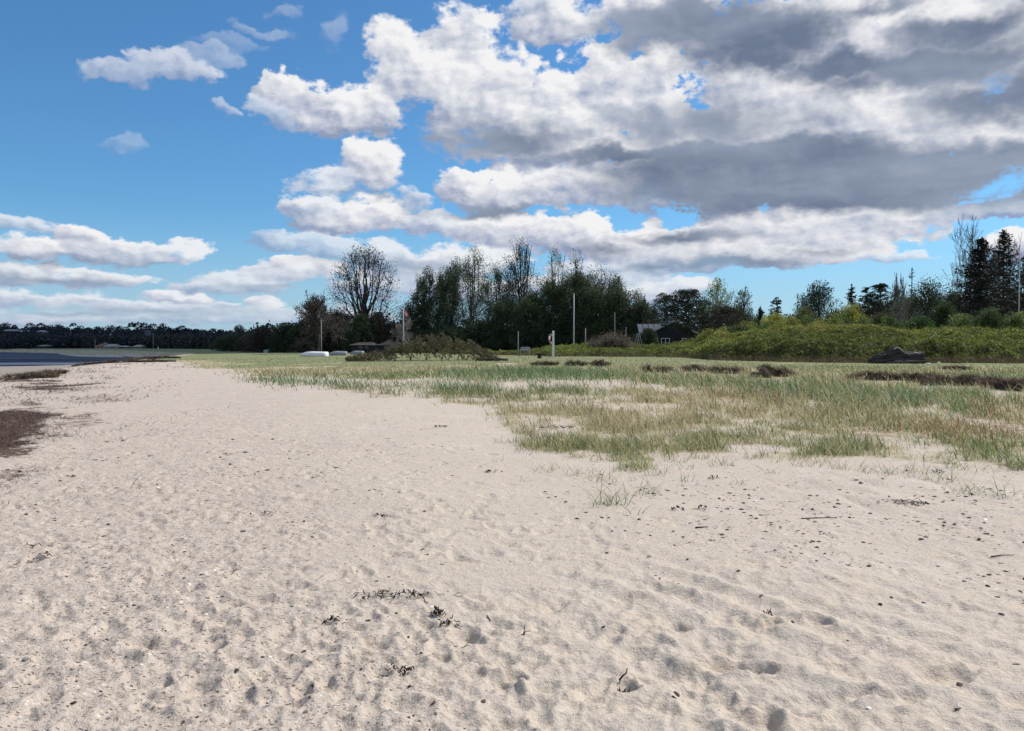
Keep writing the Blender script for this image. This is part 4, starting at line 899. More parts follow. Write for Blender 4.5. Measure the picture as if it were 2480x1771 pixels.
# ------------------------------------------------------------------ rose hedge on its low dune
HX = [1060, 1150, 1250, 1330, 1420, 1560, 1650, 1720, 1800, 1900, 2050, 2200, 2350, 2480, 2620]
HT = [848, 846, 850, 842, 838, 838, 832, 812, 802, 795, 790, 798, 806, 802, 800]
HF = [120, 108, 98, 84, 80, 76, 70, 62, 58, 55, 53, 52, 51, 50.5, 50]          # distance of the front foot
HL = [6, 8, 10, 12, 14, 16, 18, 18, 17, 16, 15, 14, 13, 13, 13]
def hedge():
    rng = np.random.default_rng(33); mb = MB()
    px = np.linspace(1062, 2600, 420); t = np.linspace(0, 1.25, 46)
    PX, T = np.meshgrid(px, t)
    Yf = np.interp(PX, HX, HF); Lh = np.interp(PX, HX, HL); ztop = EYE + (HOR - np.interp(PX, HX, HT)) / FPX * (Yf + Lh * .85)
    def surf(PX, T):
        Yf = np.interp(PX, HX, HF) + 1.6 * fbm(PX * .012, PX * 0, 5, 3); Lh = np.interp(PX, HX, HL)
        Y = Yf + T * Lh; X = (PX - 1240) / FPX * Y
        zt = EYE + (HOR - np.interp(PX, HX, HT)) / FPX * (Yf + Lh * .85); g = height(X, Y)
        h = (zt - g)
        rise = 0.50 * sstep(0, .16, T) + 0.50 * sstep(.08, .85, T); z = g + h * rise
        z = z + (0.45 * fbm(X * .33, Y * .33, 53, 2) + 0.34 * fbm(X * .8, Y * .8, 51, 3) + .16 * fbm(X * 2.4, Y * 2.4, 52, 2)) * sstep(0, .12, T)
        z = np.where(T > 1.0, z - (T - 1) * h * 2.2, z)
        return X, Y, z, g, h
    X, Y, Z, g, h = surf(PX, T)
    nr, nc = X.shape; i = np.arange(nr - 1)[:, None] * nc; j = np.arange(nc - 1)[None, :]
    mb.addq(np.stack([X, Y, g - .1 + (Z - g) * .80], 2).reshape(-1, 3), np.stack([i+j, i+j+1, i+nc+j+1, i+nc+j], 2).reshape(-1, 4), np.tile(np.array((.040, .038, .018)), (nr * nc, 1)))
    # leaves
    N = 210000; tt = rng.random(N) ** 1.35 * 1.05; pp = rng.uniform(1062, 2600, N)
    X, Y, Z, g, h = surf(pp, tt)
    dn = np.abs(rng.normal(0, .09, N)); lump = vnoise(X * 1.9, Y * 1.9, 55) + .6 * vnoise(X * 4.5, Y * 4.5, 56)
    Z = Z - dn + 0.16 * lump; Z = np.maximum(Z, g + .02)
    foot = sstep(.09, 0.0, tt) * 0.75
    big = vnoise(X * .12, Y * .12, 57)
    c = np.array((.205, .235, .05)) * np.ones((N, 1)) * (1 + .8 * big[:, None] + .6 * lump[:, None])
    alt = np.array((.12, .155, .035)); c = np.where((rng.random(N) < .35)[:, None], alt, c)
    yel = (pp > 1700) & (pp < 2250) & (tt > .62); c = np.where((yel & (rng.random(N) < .4))[:, None], np.array((.38, .34, .07)), c)
    red = (pp > 1950) & (pp < 2150) & (tt > .8); c = np.where((red & (rng.random(N) < .3))[:, None], np.array((.22, .11, .05)), c)
    br = rng.random(N) < foot * .75 + .06; c = np.where(br[:, None], np.array((.17, .13, .065)) * rng.uniform(.7, 1.3, (N, 1)), c)
    s = rng.uniform(.09, .17, N) * (0.75 + Y / 240)
    V, F, cc = cards(np.stack([X, Y, Z], 1), s, c, rng, aspect=.62, up=.25); mb.addq(V, F, cc)
    # bare canes at the foot
    n = 5200; pp = rng.uniform(1080, 2600, n); tt = rng.uniform(-.03, .10, n); X, Y, Z, g, h = surf(pp, tt)
    add_blades(mb, X, Y, g, rng.uniform(.25, .75, n), np.full(n, .022), np.array((.16, .12, .08)) * rng.uniform(.6, 1.3, (n, 1)), rng, lean=.3, segs=2)
    # upright shoots above the crest
    n = 2600; pp = rng.uniform(1700, 2480, n); tt = rng.uniform(.7, 1.0, n); X, Y, Z, g, h = surf(pp, tt)
    add_blades(mb, X, Y, Z - .1, rng.uniform(.2, .55, n), np.full(n, .03), np.array((.27, .28, .07)) * rng.uniform(.6, 1.3, (n, 1)), rng, lean=.2, segs=2)
    tag(mb.build('rose_thicket', M['leaf'], smooth=False), 'long low thicket of yellow-green wild rose leaves covering the dune behind the grass', 'thicket', kind='stuff')
hedge()

# ------------------------------------------------------------------ far wood on the hill across the bay
def far_wood():
    rng = np.random.default_rng(77); mb = MB()
    N = 3600; Y = np.exp(rng.uniform(math.log(412), math.log(700), N)); u = rng.uniform(-1500, 1500, N) / FPX; X = u * Y
    cen = []; siz = []; col = []
    extra = [(8,782,640),(75,778,640),(100,780,640),(140,783,640),(320,779,655),(335,778,655),(350,779,655),(372,780,660),(395,781,655),(440,785,650),(580,784,640),(640,786,640),(652,780,640)]
    for k in range(N + len(extra)):
        if k < N:
            x, y = X[k], Y[k]; g = hz(x, y) if k % 1 == 0 else 0; H = rng.uniform(4, 8) * (1.25 if rng.random() < .12 else 1); r = rng.uniform(2.8, 5.6); m = 85
        else:
            px, py, y = extra[k - N]; p = at(px, py, y); x = p.x; g = hz(x, y); H = p.z - g; r = rng.uniform(3.5, 5.5); m = 160
        d = rng.normal(size=(m, 3)); d /= np.linalg.norm(d, axis=1)[:, None]; d[:, 2] = np.abs(d[:, 2]) * 1.1 - .35; d[:, 1] = -np.abs(d[:, 1])
        cen.append(np.array([x, y, g + H - r * .9]) + d * r * rng.uniform(.6, 1.0, (m, 1)) * np.array([1, 1, .95 if k < N else 1.0])); siz.append(rng.uniform(.7, 1.5, m))
        base = np.array([(.030, .040, .050), (.036, .044, .058), (.044, .046, .064), (.034, .048, .046), (.056, .056, .070)])[rng.integers(0, 5)]  # blue in these leaf colours stands in for distance haze
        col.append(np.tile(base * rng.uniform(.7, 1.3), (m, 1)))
    cen = np.concatenate(cen); V, F, c = cards(cen, np.concatenate(siz), np.concatenate(col), rng, aspect=.8, jit=.15); mb.addq(V, F, c)
    tag(mb.build('far_wood', M['needle']), 'dark woodland tinted blue for haze covering the hill across the bay', 'woodland', kind='stuff')
    # belt of scrub at the edge of the meadow, nearer
    mb = MB(); N = 1500; px = rng.uniform(-30, 1560, N); Y = np.interp(px, [-30, 330, 560, 640, 760, 1560], [440, 408, 300, 200, 165, 158]) * rng.uniform(1.0, 1.12, N); X = (px - 1240) / FPX * Y
    cen = []; siz = []; col = []
    for k in range(N):
        g = hz(X[k], Y[k]); m = 40; H = rng.uniform(2.5, 6.5) * (1 if px[k] < 1000 else .9); r = rng.uniform(1.2, 2.6)
        d = rng.normal(size=(m, 3)); d /= np.linalg.norm(d, axis=1)[:, None]
        cen.append(np.array([X[k], Y[k], g]) + np.array([0, 0, 1]) * rng.uniform(0, H, (m, 1)) + d * r * .8); siz.append(rng.uniform(.4, .9, m) * Y[k] / 180)
        col.append(np.tile(np.array([(.036, .046, .034), (.048, .048, .040), (.042, .048, .046)][rng.integers(0, 3)]), (m, 1)))
    V, F, c = cards(np.concatenate(cen), np.concatenate(siz), np.concatenate(col), rng, aspect=.7); mb.addq(V, F, c)
    tag(mb.build('scrub_belt', M['needle']), 'dark belt of scrub along the far edge of the meadow below the trees', 'scrub', kind='stuff')
far_wood()

# ------------------------------------------------------------------ the cloud whose shade lies over the bay and the far shore (high above, outside the frame)
def shade_cloud():
    import bmesh
    rng = np.random.default_rng(8); Hc = 950.0; off = Vector((sdir.x, sdir.y)) * (Hc / sdir.z)
    foot = [(-55, 150), (-95, 132), (-200, 128), (-350, 125), (-520, 140), (-40, 185), (-30, 260), (-150, 200), (-300, 210), (-480, 240), (-150, 320), (-320, 340), (-560, 380), (0, 360), (-100, 460), (-300, 500), (-520, 540), (40, 520), (-80, 640), (-300, 680), (-600, 700), (60, 700), (-150, 820), (-420, 840), (60, 860), (-20, 205)]
    bm = bmesh.new(); base = bmesh.new(); bmesh.ops.create_icosphere(base, subdivisions=3, radius=1.0)
    mb = MB(); co = np.array([v.co[:] for v in base.verts]); fa = np.array([[v.index for v in f.verts] for f in base.faces])
    for i, (x, y) in enumerate(foot):
        near = min(1.0, 0.32 + max(0, y - 140) / 260.0); r = (115 if y > 300 else 62) * (0.8 + .4 * rng.random())
        if y < 200: r = 42 + 10 * rng.random() if x > -120 else 62
        yy = y + (r if y < 200 else 0); f = 1 + .13 * fbm(co[:, 0] * 2.2 + i, co[:, 1] * 2.2 + co[:, 2] * 1.7, i, 4)
        V = co * r * f[:, None] * np.array([1, 1, .5]); V[:, 2] = np.maximum(V[:, 2], -12 + 3 * f)
        mb.addq(V + np.array([x + off.x, yy + off.y, Hc]), fa, np.ones((len(V), 3)))
    bm.free(); base.free()
    m, t, b = material('cloud_vapour'); b.inputs['Base Color'].default_value = (.82, .83, .86, 1); b.inputs['Roughness'].default_value = 1; b.inputs['Specular IOR Level'].default_value = 0
    tag(mb.build('cloud', m, smooth=True), kind='structure')
shade_cloud()

# ------------------------------------------------------------------ built things
M['white'] = simple('white_paint', (0.80, 0.79, 0.77), 0.45, 0.04, 4)
M['post'] = simple('pole_paint', (0.50, 0.49, 0.48), 0.5, 0.08, 3)
M['greypost'] = simple('grey_wood', (0.30, 0.29, 0.28), 0.85, 0.2, 5, stretch=(3, 3, .4))
M['palepole'] = simple('weathered_pole', (0.33, 0.32, 0.31), 0.6, 0.1, 3)
M['red'] = simple('red_paint', (0.55, 0.03, 0.035), 0.5, 0.08, 5)
M['wall_dark'] = simple('dark_boards', (0.030, 0.032, 0.042), 0.7, 0.15, 4, stretch=(1, 1, 12))
M['roof_dark'] = simple('grey_roof', (0.085, 0.10, 0.125), 0.6, 0.12, 2)
M['batten'] = simple('roof_batten', (0.045, 0.05, 0.06), 0.6, 0.1, 2)
M['roof_brown'] = simple('brown_roof', (0.06, 0.05, 0.055), 0.8, 0.15, 2)
M['roof_tile'] = simple('tile_roof', (0.22, 0.12, 0.085), 0.8, 0.15, 2)
M['roof_pale'] = simple('pale_roof', (0.36, 0.33, 0.30), 0.8, 0.12, 2)
M['wall_pale'] = simple('pale_wall', (0.35, 0.31, 0.27), 0.8, 0.12, 2)
M['glass'] = simple('window_glass', (0.012, 0.014, 0.018), 0.08, 0.05, 2, spec=0.5)
M['hull'] = simple('white_hull', (0.74, 0.74, 0.73), 0.35, 0.05, 2)
M['hull_grey'] = simple('grey_hull', (0.27, 0.28, 0.30), 0.5, 0.1, 2)
M['sign'] = simple('sign_panel', (0.24, 0.25, 0.33), 0.4, 0.08, 5)
M['darkwood'] = simple('dark_weathered_wood', (0.045, 0.036, 0.033), 0.85, 0.25, 4)
M['drift'] = simple('driftwood', (0.055, 0.047, 0.045), 0.95, 0.45, 2.2, bump=1.0, stretch=(.6, 3, 4))
M['driftpale'] = simple('sunlit_driftwood', (0.38, 0.33, 0.28), 0.9, 0.3, 3.2, bump=0.6)  # pale copy of the driftwood colour for its sunlit top edge
M['weed'] = simple('seaweed_dry', (0.020, 0.014, 0.013), 0.6, 0.3, 9, spec=0.1)
M['weed_brown'] = simple('seaweed_brown', (0.075, 0.045, 0.032), 0.8, 0.3, 9)
M['stone'] = simple('dark_stone', (0.062, 0.048, 0.040), 0.95, 0.35, 14, bump=0.4)
M['stone2'] = simple('brown_stone', (0.12, 0.085, 0.065), 0.8, 0.3, 14, bump=0.4)
M['stone3'] = simple('grey_stone', (0.21, 0.19, 0.17), 0.95, 0.25, 14, bump=0.4)
M['shell'] = simple('shell', (0.74, 0.71, 0.67), 0.5, 0.10, 14)
M['twigdark'] = simple('dark_twig', (0.032, 0.022, 0.018), 0.85, 0.2, 9)

def flagpole(px, ytop, ybase, D, r, label, mat='post', base=False, cat='flagpole', cap=True):
    p = at(px, ytop, D); z0 = min(hz(p.x, D), at(px, ybase, D).z)
    root = empty('flagpole', (p.x, D, z0)); tag(root, label, cat); H = p.z - z0
    a = MB(); a.tube([(0, 0, 0), (0, 0, H * .5), (0, 0, H)], [r, r * .85, r * .55], 10); a.build('pole', M[mat], root, smooth=True)
    if cap:
        b = MB(); b.tube([(0, 0, H + .01), (0, 0, H + .06), (0, 0, H + .12), (0, 0, H + .16)], [r * .5, r * 1.1, r * 1.0, r * .3], 10); b.build('finial', M[mat], root, smooth=True)
    if base:
        b = MB(); b.box(-r * 2.2, r * 2.2, -r * 1.4, r * 1.4, -.1, 1.0); b.build('base_bracket', M[mat], root)
    return root, H
flagpole(778, 777, 850, 112, .07, 'bare pale flagpole in front of the small leafless tree, left of the boats', 'palepole')
fp, fH = flagpole(977, 748, 844, 112, .10, 'white flagpole carrying the red and white flag', base=True)
flagpole(1390, 714, 838, 106, .10, 'tallest bare white flagpole in front of the poplars')
flagpole(2470, 598, 790, 78, .07, 'pale flagpole at the right edge of the photo with a long pennant')
flagpole(1255, 803, 850, 90, .07, 'thin grey post beside the low information board', 'greypost', cat='post', cap=False)
flagpole(1418, 795, 838, 92, .08, 'short grey post right of the tallest flagpole', 'greypost', cat='post', cap=False)
flagpole(1489, 757, 838, 122, .07, 'slim grey pole among dark trees behind the brown shrub', 'greypost', cat='post', cap=False)
flagpole(1516, 792, 838, 118, .06, 'thin grey post between the brown shrub and the dark house', 'greypost', cat='post', cap=False)
flagpole(383, 840, 853, 330, .28, 'stubby pale post on the far edge of the bay', 'post', cat='post', cap=False)
flagpole(371, 806, 842, 380, .16, 'thin distant pole in front of the wooded hill', 'greypost', cat='post', cap=False)
flagpole(230, 822, 844, 400, .16, 'distant pole left of the brown roofed house on the shore', 'greypost', cat='post', cap=False)

def flag():
    p = at(978, 750, 112); sc = 112 / FPX; H = 22 * sc; L = 9 * sc
    root = empty('flag', (p.x + .1, 112, p.z)); tag(root, 'small red flag with a white cross hanging limp from the second flagpole', 'flag')
    def cloth(u0, u1, v0, v1, mat, name):
        mb = MB(); n = 8; V = []; F = []
        for i in range(n + 1):
            for j in range(n + 1):
                u = u0 + (u1 - u0) * i / n; v = v0 + (v1 - v0) * j / n
                V.append((u * L, .10 * math.sin(u * 9 + v * 2) * u, -v * H * .62 - u * H * .38 - .05 * math.sin(u * 7)))
        V2 = [(x, y + .012, z) for x, y, z in V]; k = len(V)
        for i in range(n):
            for j in range(n): a = i * (n + 1) + j; F += [(a, a+1, a+n+2, a+n+1), (a+k, a+n+1+k, a+n+2+k, a+1+k)]
        mb.add(V + V2, F); mb.build(name, M[mat], root, smooth=True)
    for u0, u1 in ((0, .30), (.46, 1)):
        for v0, v1 in ((0, .42), (.58, 1)): cloth(u0, u1, v0, v1, 'red', 'red_field')
    cloth(.30, .46, 0, 1, 'white', 'white_cross'); cloth(0, .30, .42, .58, 'white', 'white_cross'); cloth(.46, 1, .42, .58, 'white', 'white_cross')
flag()
def pennant():
    D = 78; p = at(2469, 599, D); sc = D / FPX
    root = empty('pennant', p); tag(root, 'long narrow red and white pennant drooping beside the pole at the right edge', 'pennant')
    path = [(0, 0), (-3, -6), (-6, -12), (-8, -20), (-8.5, -30), (-8, -42)]
    for k, (w0, mat, name) in enumerate(((0, 'red', 'red_band'), (.45, 'white', 'white_band'), (.62, 'red', 'red_band'))):
        w1 = (.45, .62, 1.0)[k]; V = []; F = []
        for i, (x, z) in enumerate(path):
            t = i / (len(path) - 1); wd = 3.0 * (1 - t * .8)
            for w in (w0, w1):
                for dy in (0, .02): V.append(((x + (w - .5) * wd) * sc, dy + .05 * math.sin(i), (z - (1 - w) * 1.0) * sc))
        for i in range(len(path) - 1):
            a = i * 4; F += [(a, a+2, a+6, a+4), (a+1, a+5, a+7, a+3), (a, a+4, a+5, a+1), (a+2, a+3, a+7, a+6)]
        mb = MB(); mb.add(V, F); mb.build(name, M[mat], root)
pennant()

def lifebuoy_post():
    D = 71; p = at(1340, 867, D); t = at(1340, 803, D); z0 = hz(p.x, D); H = t.z - z0
    root = empty('lifebuoy_post', (p.x, D, z0), math.radians(14)); tag(root, 'thick white square post standing at the edge of the grass with a lifebuoy', 'post')
    a = MB(); w = .078; a.box(-w, w, -w, w, -.2, H); a.build('post', M['white'], root)
    c = MB(); c.add([(-w*1.08, -w*1.08, H+.002), (w*1.08, -w*1.08, H+.002), (w*1.08, w*1.08, H+.002), (-w*1.08, w*1.08, H+.002), (0, 0, H + .06)], [(0, 1, 4), (1, 2, 4), (2, 3, 4), (3, 0, 4), (3, 2, 1, 0)]); c.build('cap', M['white'], root)
    h = MB(); h.tube([(-.08, 0, H - .40), (-.17, 0, H - .40), (-.19, 0, H - .34)], .018, 6); h.build('hook', M['greypost'], root)
    # buoy
    q = at(1336, 821, D); r2 = empty('lifebuoy', (q.x - .03, D - .05, q.z), math.radians(52)); tag(r2, 'red and white ring lifebuoy hanging on the left side of the white post', 'lifebuoy')
    R, r = .30, .075
    for k in range(8):
        a0, a1 = k * math.pi / 4 + .2, (k + 1) * math.pi / 4 + .2
        P = [(R * math.cos(x), 0, R * 1.1 * math.sin(x)) for x in np.linspace(a0, a1, 7)]
        mb = MB(); mb.tube(P, r, 10); mb.build('red_segment' if k % 2 == 0 else 'white_segment', M['red' if k % 2 == 0 else 'white'], r2, smooth=True)
    mb = MB(); mb.tube([((R + .10) * math.cos(x), 0.02 * math.sin(3 * x), (R + .14) * math.sin(x)) for x in np.linspace(0, 6.28, 25)], .012, 5); mb.build('grab_line', M['white'], r2)
lifebuoy_post()

def boat(px, ybase, D, Lpx, hpx, label, mat, rz=0.0, seed=0):
    p = at(px, ybase, D); sc = D / FPX; L = Lpx * sc; H = hpx * sc * 1.25; Wd = L * .40; z0 = hz(p.x, D)
    root = empty('rowing_boat', (p.x, D, z0), rz); tag(root, label, 'boat', None)
    n = 15; m = 11; V = []; F = []
    for i in range(n):
        t = i / (n - 1); half = Wd / 2 * (math.sin(math.pi * (.02 + .66 * t)) ** .55 if t < .98 else .80)
        h = H * (0.42 + .62 * min(1, t * 2.4) ** .7 * (1 - .12 * t)); 
        for j in range(m):
            a = math.pi * j / (m - 1); c, s = math.cos(a), math.sin(a)
            V.append((-L/2 + L * t, half * math.copysign(abs(c) ** .75, c), h * abs(s) ** .55 if h else 0))
    for i in range(n - 1):
        for j in range(m - 1): F.append((i*m+j, i*m+j+1, (i+1)*m+j+1, (i+1)*m+j))
    F.append(tuple((n-1)*m + j for j in range(m))); F.append(tuple(range(m - 1, -1, -1)))
    mb = MB(); mb.add(V, F); mb.build('hull', M[mat], root, smooth=True)
    k = MB(); k.tube([(-L/2 + .15, 0, H * .55), (-L/4, 0, H * .98), (0, 0, H * 1.03), (L/2 - .1, 0, H * .96)], [.02, .03, .03, .02], 5); k.build('keel', M[mat], root)
    g = MB()
    for s in (-1, 1): g.tube([(-L/2 + L * t, s * (Wd / 2 * math.sin(math.pi * (.02 + .66 * t)) ** .55 + .01), .03) for t in np.linspace(0.02, 1, 12)], .03, 5)
    g.build('gunwale', M['darkwood'], root)
boat(760, 861, 98, 68, 9, 'white upturned rowing boat lying in the meadow below the bare flagpole', 'hull', math.radians(-8))
boat(818, 860, 106, 44, 8, 'grey upturned boat lying right of the white boat', 'hull_grey', math.radians(6))
boat(864, 857, 118, 34, 7, 'smallest dim grey boat farthest right of the three upturned boats', 'hull_grey', math.radians(-10))

def info_board():
    D = 84; p = at(1272, 852, D); sc = D / FPX; z0 = hz(p.x, D); zt = at(1272, 841.5, D).z - z0; w = 11 * sc
    root = empty('information_board', (p.x, D, z0), math.radians(4)); tag(root, 'low grey information board in a rounded white tube frame beside the thin post', 'sign')
    f = MB(); r = .12; P = [(-w, 0, 0), (-w, 0, zt - r)] + [(-w + r - r * math.cos(a), 0, zt - r + r * math.sin(a)) for a in np.linspace(.3, 1.57, 4)] + [(w - r + r * math.sin(a), 0, zt - r + r * math.cos(a)) for a in np.linspace(0, 1.3, 4)] + [(w, 0, zt - r), (w, 0, 0)]
    f.tube(P, .028, 6); f.build('frame', M['post'], root, smooth=True)
    b = MB(); b.box(-w + .05, w - .05, -.02, .02, zt - .36, zt - .06); b.build('panel', M['sign'], root)
    s = MB(); s.box(-w + .12, w - .14, -.026, -.0225, zt - .24, zt - .17); s.build('pale_strip', M['post'], root)
info_board()
def low_stand():
    D = 72; p = at(1307, 868, D); z0 = hz(p.x, D); root = empty('low_stand', (p.x, D, z0)); tag(root, 'small dark flat-topped stand in the short grass left of the white post', 'stand')
    a = MB(); V = []; F = []
    for z, w, d in ((.44, .30, .20), (.38, .33, .22), (.33, .24, .16)): V += [(-w, -d, z), (w, -d, z + .02), (w, d, z + .02), (-w, d, z)]
    for k in (0, 4):
        for j in range(4): F.append((k + j, k + 4 + j, k + 4 + (j + 1) % 4, k + (j + 1) % 4))
    F += [(0, 1, 2, 3), (8, 11, 10, 9)]; a.add(V, F); a.build('top', M['darkwood'], root)
    b = MB(); b.tube([(-.02, 0, -.05), (0, 0, .34)], [.17, .21], 8); b.build('base', M['darkwood'], root)
    c = MB(); c.box(.14, .22, -.19, -.15, .06, .26); c.build('pale_tag', M['post'], root)
low_stand()
def swing_frame():
    D = 104; p = at(1546, 842, D); z0 = hz(p.x, D); zt = at(1546, 808, D).z - z0; root = empty('swing_frame', (p.x, D, z0)); tag(root, 'grey wooden A-shaped swing frame left of the dark house', 'swing frame')
    for s in (-1, 1):
        for y in (-.9, .9):
            m_ = MB(); m_.tube([(s * .62, y, -.1), (0, y, zt)], .05, 6); m_.build('leg', M['greypost'], root)
    m_ = MB(); m_.tube([(0, -1.1, zt), (0, 1.1, zt)], .05, 6); m_.build('crossbar', M['greypost'], root)
swing_frame()

def dark_house():
    D = 110; sc = D / FPX; c = at(1626, 852, D); z0 = hz(c.x, D) - .1
    root = empty('summer_house', (c.x, D, z0)); tag(root, 'dark boarded summer house with grey ribbed roofs and white windows behind the pines', 'house')
    X = lambda px: (px - 1626) * sc; Z = lambda py: EYE + (HOR - py) * sc - z0
    eave, ridge = Z(812), Z(783); apx = X(1632)
    w = MB(); xl, xr = X(1563), X(1690)
    w.add([(xl, 0, 0), (xr, 0, 0), (xr, 0, Z(810)), (apx, 0, Z(779)), (xl, 0, Z(812)), (xl, 6, 0), (xr, 6, 0), (xr, 6, Z(810)), (apx, 6, Z(779)), (xl, 6, Z(812))],
          [(0, 1, 2, 3, 4), (1, 6, 7, 2), (5, 0, 4, 9), (6, 5, 9, 8, 7)])
    w.box(X(1556), X(1750), 3.0, 9.0, 0, eave + .3); w.build('wall', M['wall_dark'], root)
    # rear wing roof facing the camera
    def roof(x0, x1, y0, y1, z0_, z1, lean=0.0):
        m_ = MB(); t = .12
        m_.add([(x0, y0, z0_), (x1, y0, z0_), (x1 + lean, y1, z1), (x0 + lean * .0, y1, z1), (x0, y0, z0_ - t), (x1, y0, z0_ - t), (x1 + lean, y1, z1 - t), (x0, y1, z1 - t),
                (x0, 2 * y1 - y0, z0_), (x1, 2 * y1 - y0, z0_)], [(0, 1, 2, 3), (0, 4, 5, 1), (4, 7, 6, 5), (3, 2, 9, 8), (0, 3, 7, 4), (1, 5, 6, 2), (3, 8, 7), (2, 6, 9)])
        o = m_.build('roof', M['roof_dark'], root)
        n = int((x1 - x0) / .75)
        for i in range(n + 1):
            x = x0 + .05 + (x1 - x0 - .1) * i / n; b = MB(); b.tube([(x, y0 - .01, z0_ + .04), (x + lean * i / n, y1, z1 + .04)], .035, 4); bo = b.build('roof_rib', M['batten'], o)
        return o
    roof(X(1556), X(1640), 2.6, 5.0, eave - .05, ridge); roof(X(1640) + .01, X(1742), 2.4, 5.2, Z(816), Z(791), -.5)
    # front gable roof: two thick slopes with white barge boards
    for s, xe, ze in ((-1, xl - .35, Z(814)), (1, xr + .35, Z(812.5))):
        m_ = MB(); t = .14; a = (apx, Z(778)); V = []
        for y in (-.35, 6.2): V += [(xe, y, ze), (a[0], y, a[1]), (a[0], y, a[1] + t), (xe, y, ze + t)]
        m_.add(V, [(0, 1, 2, 3), (7, 6, 5, 4), (3, 2, 6, 7), (0, 4, 5, 1), (0, 3, 7, 4)]); ro = m_.build('roof', M['roof_dark'], root)
        b = MB(); V = []
        for y in (-.40, -.353): V += [(xe, y, ze - .10), (a[0], y, a[1] - .10), (a[0], y, a[1] + t + .02), (xe, y, ze + t + .02)]
        b.add(V, [(3, 2, 1, 0), (4, 5, 6, 7), (0, 1, 5, 4), (2, 3, 7, 6), (0, 4, 7, 3)]); b.build('barge_board', M['post'], ro)
    g = MB(); g.tube([(xl - .25, -.2, Z(813)), (xl - .1, -.1, Z(817)), (xl + .12, -.08, Z(820)), (xl + .12, -.08, 0.1)], .045, 6); g.build('downpipe', M['post'], root)
    def window(x0, x1, zb, zt, panes, rail=None, name='window'):
        f = MB(); t = .10; y0, y1 = -.06, -.004
        f.box(x0, x1, y0, y1, zt - t, zt); f.box(x0, x1, y0, y1, zb, zb + t)
        for i in range(panes + 1):
            x = x0 + (x1 - x0) * i / panes; ww = t if 0 < i < panes else t; xx = min(max(x - ww / 2, x0), x1 - ww)
            f.box(xx, xx + ww, y0 - .003, y1 + .001, zb + t * .0 + .002, zt - .002)
        if rail: f.box(x0, x1, y0 - .001, y1, rail, rail + .05)
        fo = f.build(name, M['white'], root); p_ = MB(); p_.box(x0 + t, x1 - t, -.03, -.008, zb + t, zt - t); p_.build('pane', M['glass'], fo)
    window(X(1573), X(1593), .15, Z(818), 2, Z(830), 'french_door'); window(X(1601), X(1622), .9, Z(819), 2, Z(830)); window(X(1651), X(1664), .9, Z(819), 1, Z(825))
dark_house()
def long_house():
    D = 136; sc = D / FPX; c = at(910, 850, D); z0 = hz(c.x, D) - .1; X = lambda px: (px - 910) * sc; Z = lambda py: EYE + (HOR - py) * sc - z0
    root = empty('long_house', (c.x, D, z0)); tag(root, 'long low dark brown house in the shade under the big round tree', 'house')
    w = MB(); w.box(X(850), X(965), 0, 6, 0, Z(836)); w.build('wall', M['wall_dark'], root)
    for a, b, pk in ((846, 906, 829), (912, 972, 828)):
        r = MB(); V = [(X(a), -.8, Z(836)), (X(b), -.8, Z(836)), (X(b) - .6, 3, Z(pk)), (X(a) + 1.2, 3, Z(pk)), (X(a), 6.8, Z(836)), (X(b), 6.8, Z(836))]
        r.add(V, [(0, 1, 2, 3), (3, 2, 5, 4), (0, 3, 4), (1, 5, 2), (0, 4, 5, 1)]); r.build('roof', M['roof_brown'], root)
    for x in (870, 884, 930, 946):
        f = MB(); f.box(X(x), X(x + 8), -.05, -.003, .9, Z(839)); fo = f.build('window', M['greypost'], root); g = MB(); g.box(X(x) + .07, X(x + 8) - .07, -.06, -.052, .98, Z(839) - .07); g.build('pane', M['glass'], fo)
    t = MB(); t.box(X(950), X(985), -2.2, -2.1, .7, .82); t.build('railing', M['roof_pale'], root)
long_house()
def cottage(px, ybase, D, wpx, hw, hr, label, roofm, wallm='wall_pale', chim=False, depth=7, onhill=False):
    sc = D / FPX; c = at(px, ybase, D); z0 = hz(c.x, D) if not onhill else c.z
    root = empty('cottage', (c.x, D, z0)); tag(root, label, 'house'); W2 = wpx * sc / 2; Hh = hw * sc; Hr = hr * sc
    w = MB(); w.box(-W2 * .92, W2 * .92, 0, depth, -3, Hh); w.build('wall', M[wallm], root)
    r = MB(); V = [(-W2, -.5, Hh), (W2, -.5, Hh), (W2 * .55, depth / 2, Hh + Hr), (-W2 * .55, depth / 2, Hh + Hr), (-W2, depth + .5, Hh), (W2, depth + .5, Hh)]
    r.add(V, [(0, 1, 2, 3), (3, 2, 5, 4), (0, 3, 4), (1, 5, 2), (0, 4, 5, 1)]); ro = r.build('roof', M[roofm], root)
    if chim: c_ = MB(); c_.box(-.5, .5, depth / 2 - .4, depth / 2 + .4, Hh + Hr * .8, Hh + Hr + 2.5 * sc); c_.build('chimney', M['wall_pale'], ro)
    for k in (-.5, .1, .55) if wpx > 12 else ():
        f = MB(); f.box(W2 * k - .5, W2 * k + .5, -.06, -.004, Hh * .35, Hh * .8); f.build('window', M['glass'], root)
cottage(246, 845, 395, 34, 5, 7, 'brown tiled house with a chimney on the far shore', 'roof_tile', chim=True)
cottage(266, 846, 388, 30, 5, 6, 'pale roofed house overlapping the brown tiled house on the far shore', 'roof_pale')
cottage(295, 847, 392, 20, 4, 3, 'low ochre shed right of the two joined shore houses', 'roof_pale', 'roof_tile')
cottage(330, 846, 395, 22, 4, 5, 'single pyramid-roofed pale cottage on the far shore', 'roof_pale', chim=False)
cottage(101, 849, 410, 24, 6, 2.5, 'pale flat-roofed boat shed low on the far shore at the left', 'wall_pale', 'darkwood')
cottage(22, 806, 520, 44, 4, 4, 'wide grey-roofed house high on the wooded hill at the left edge', 'hull_grey', 'wall_dark', onhill=True)
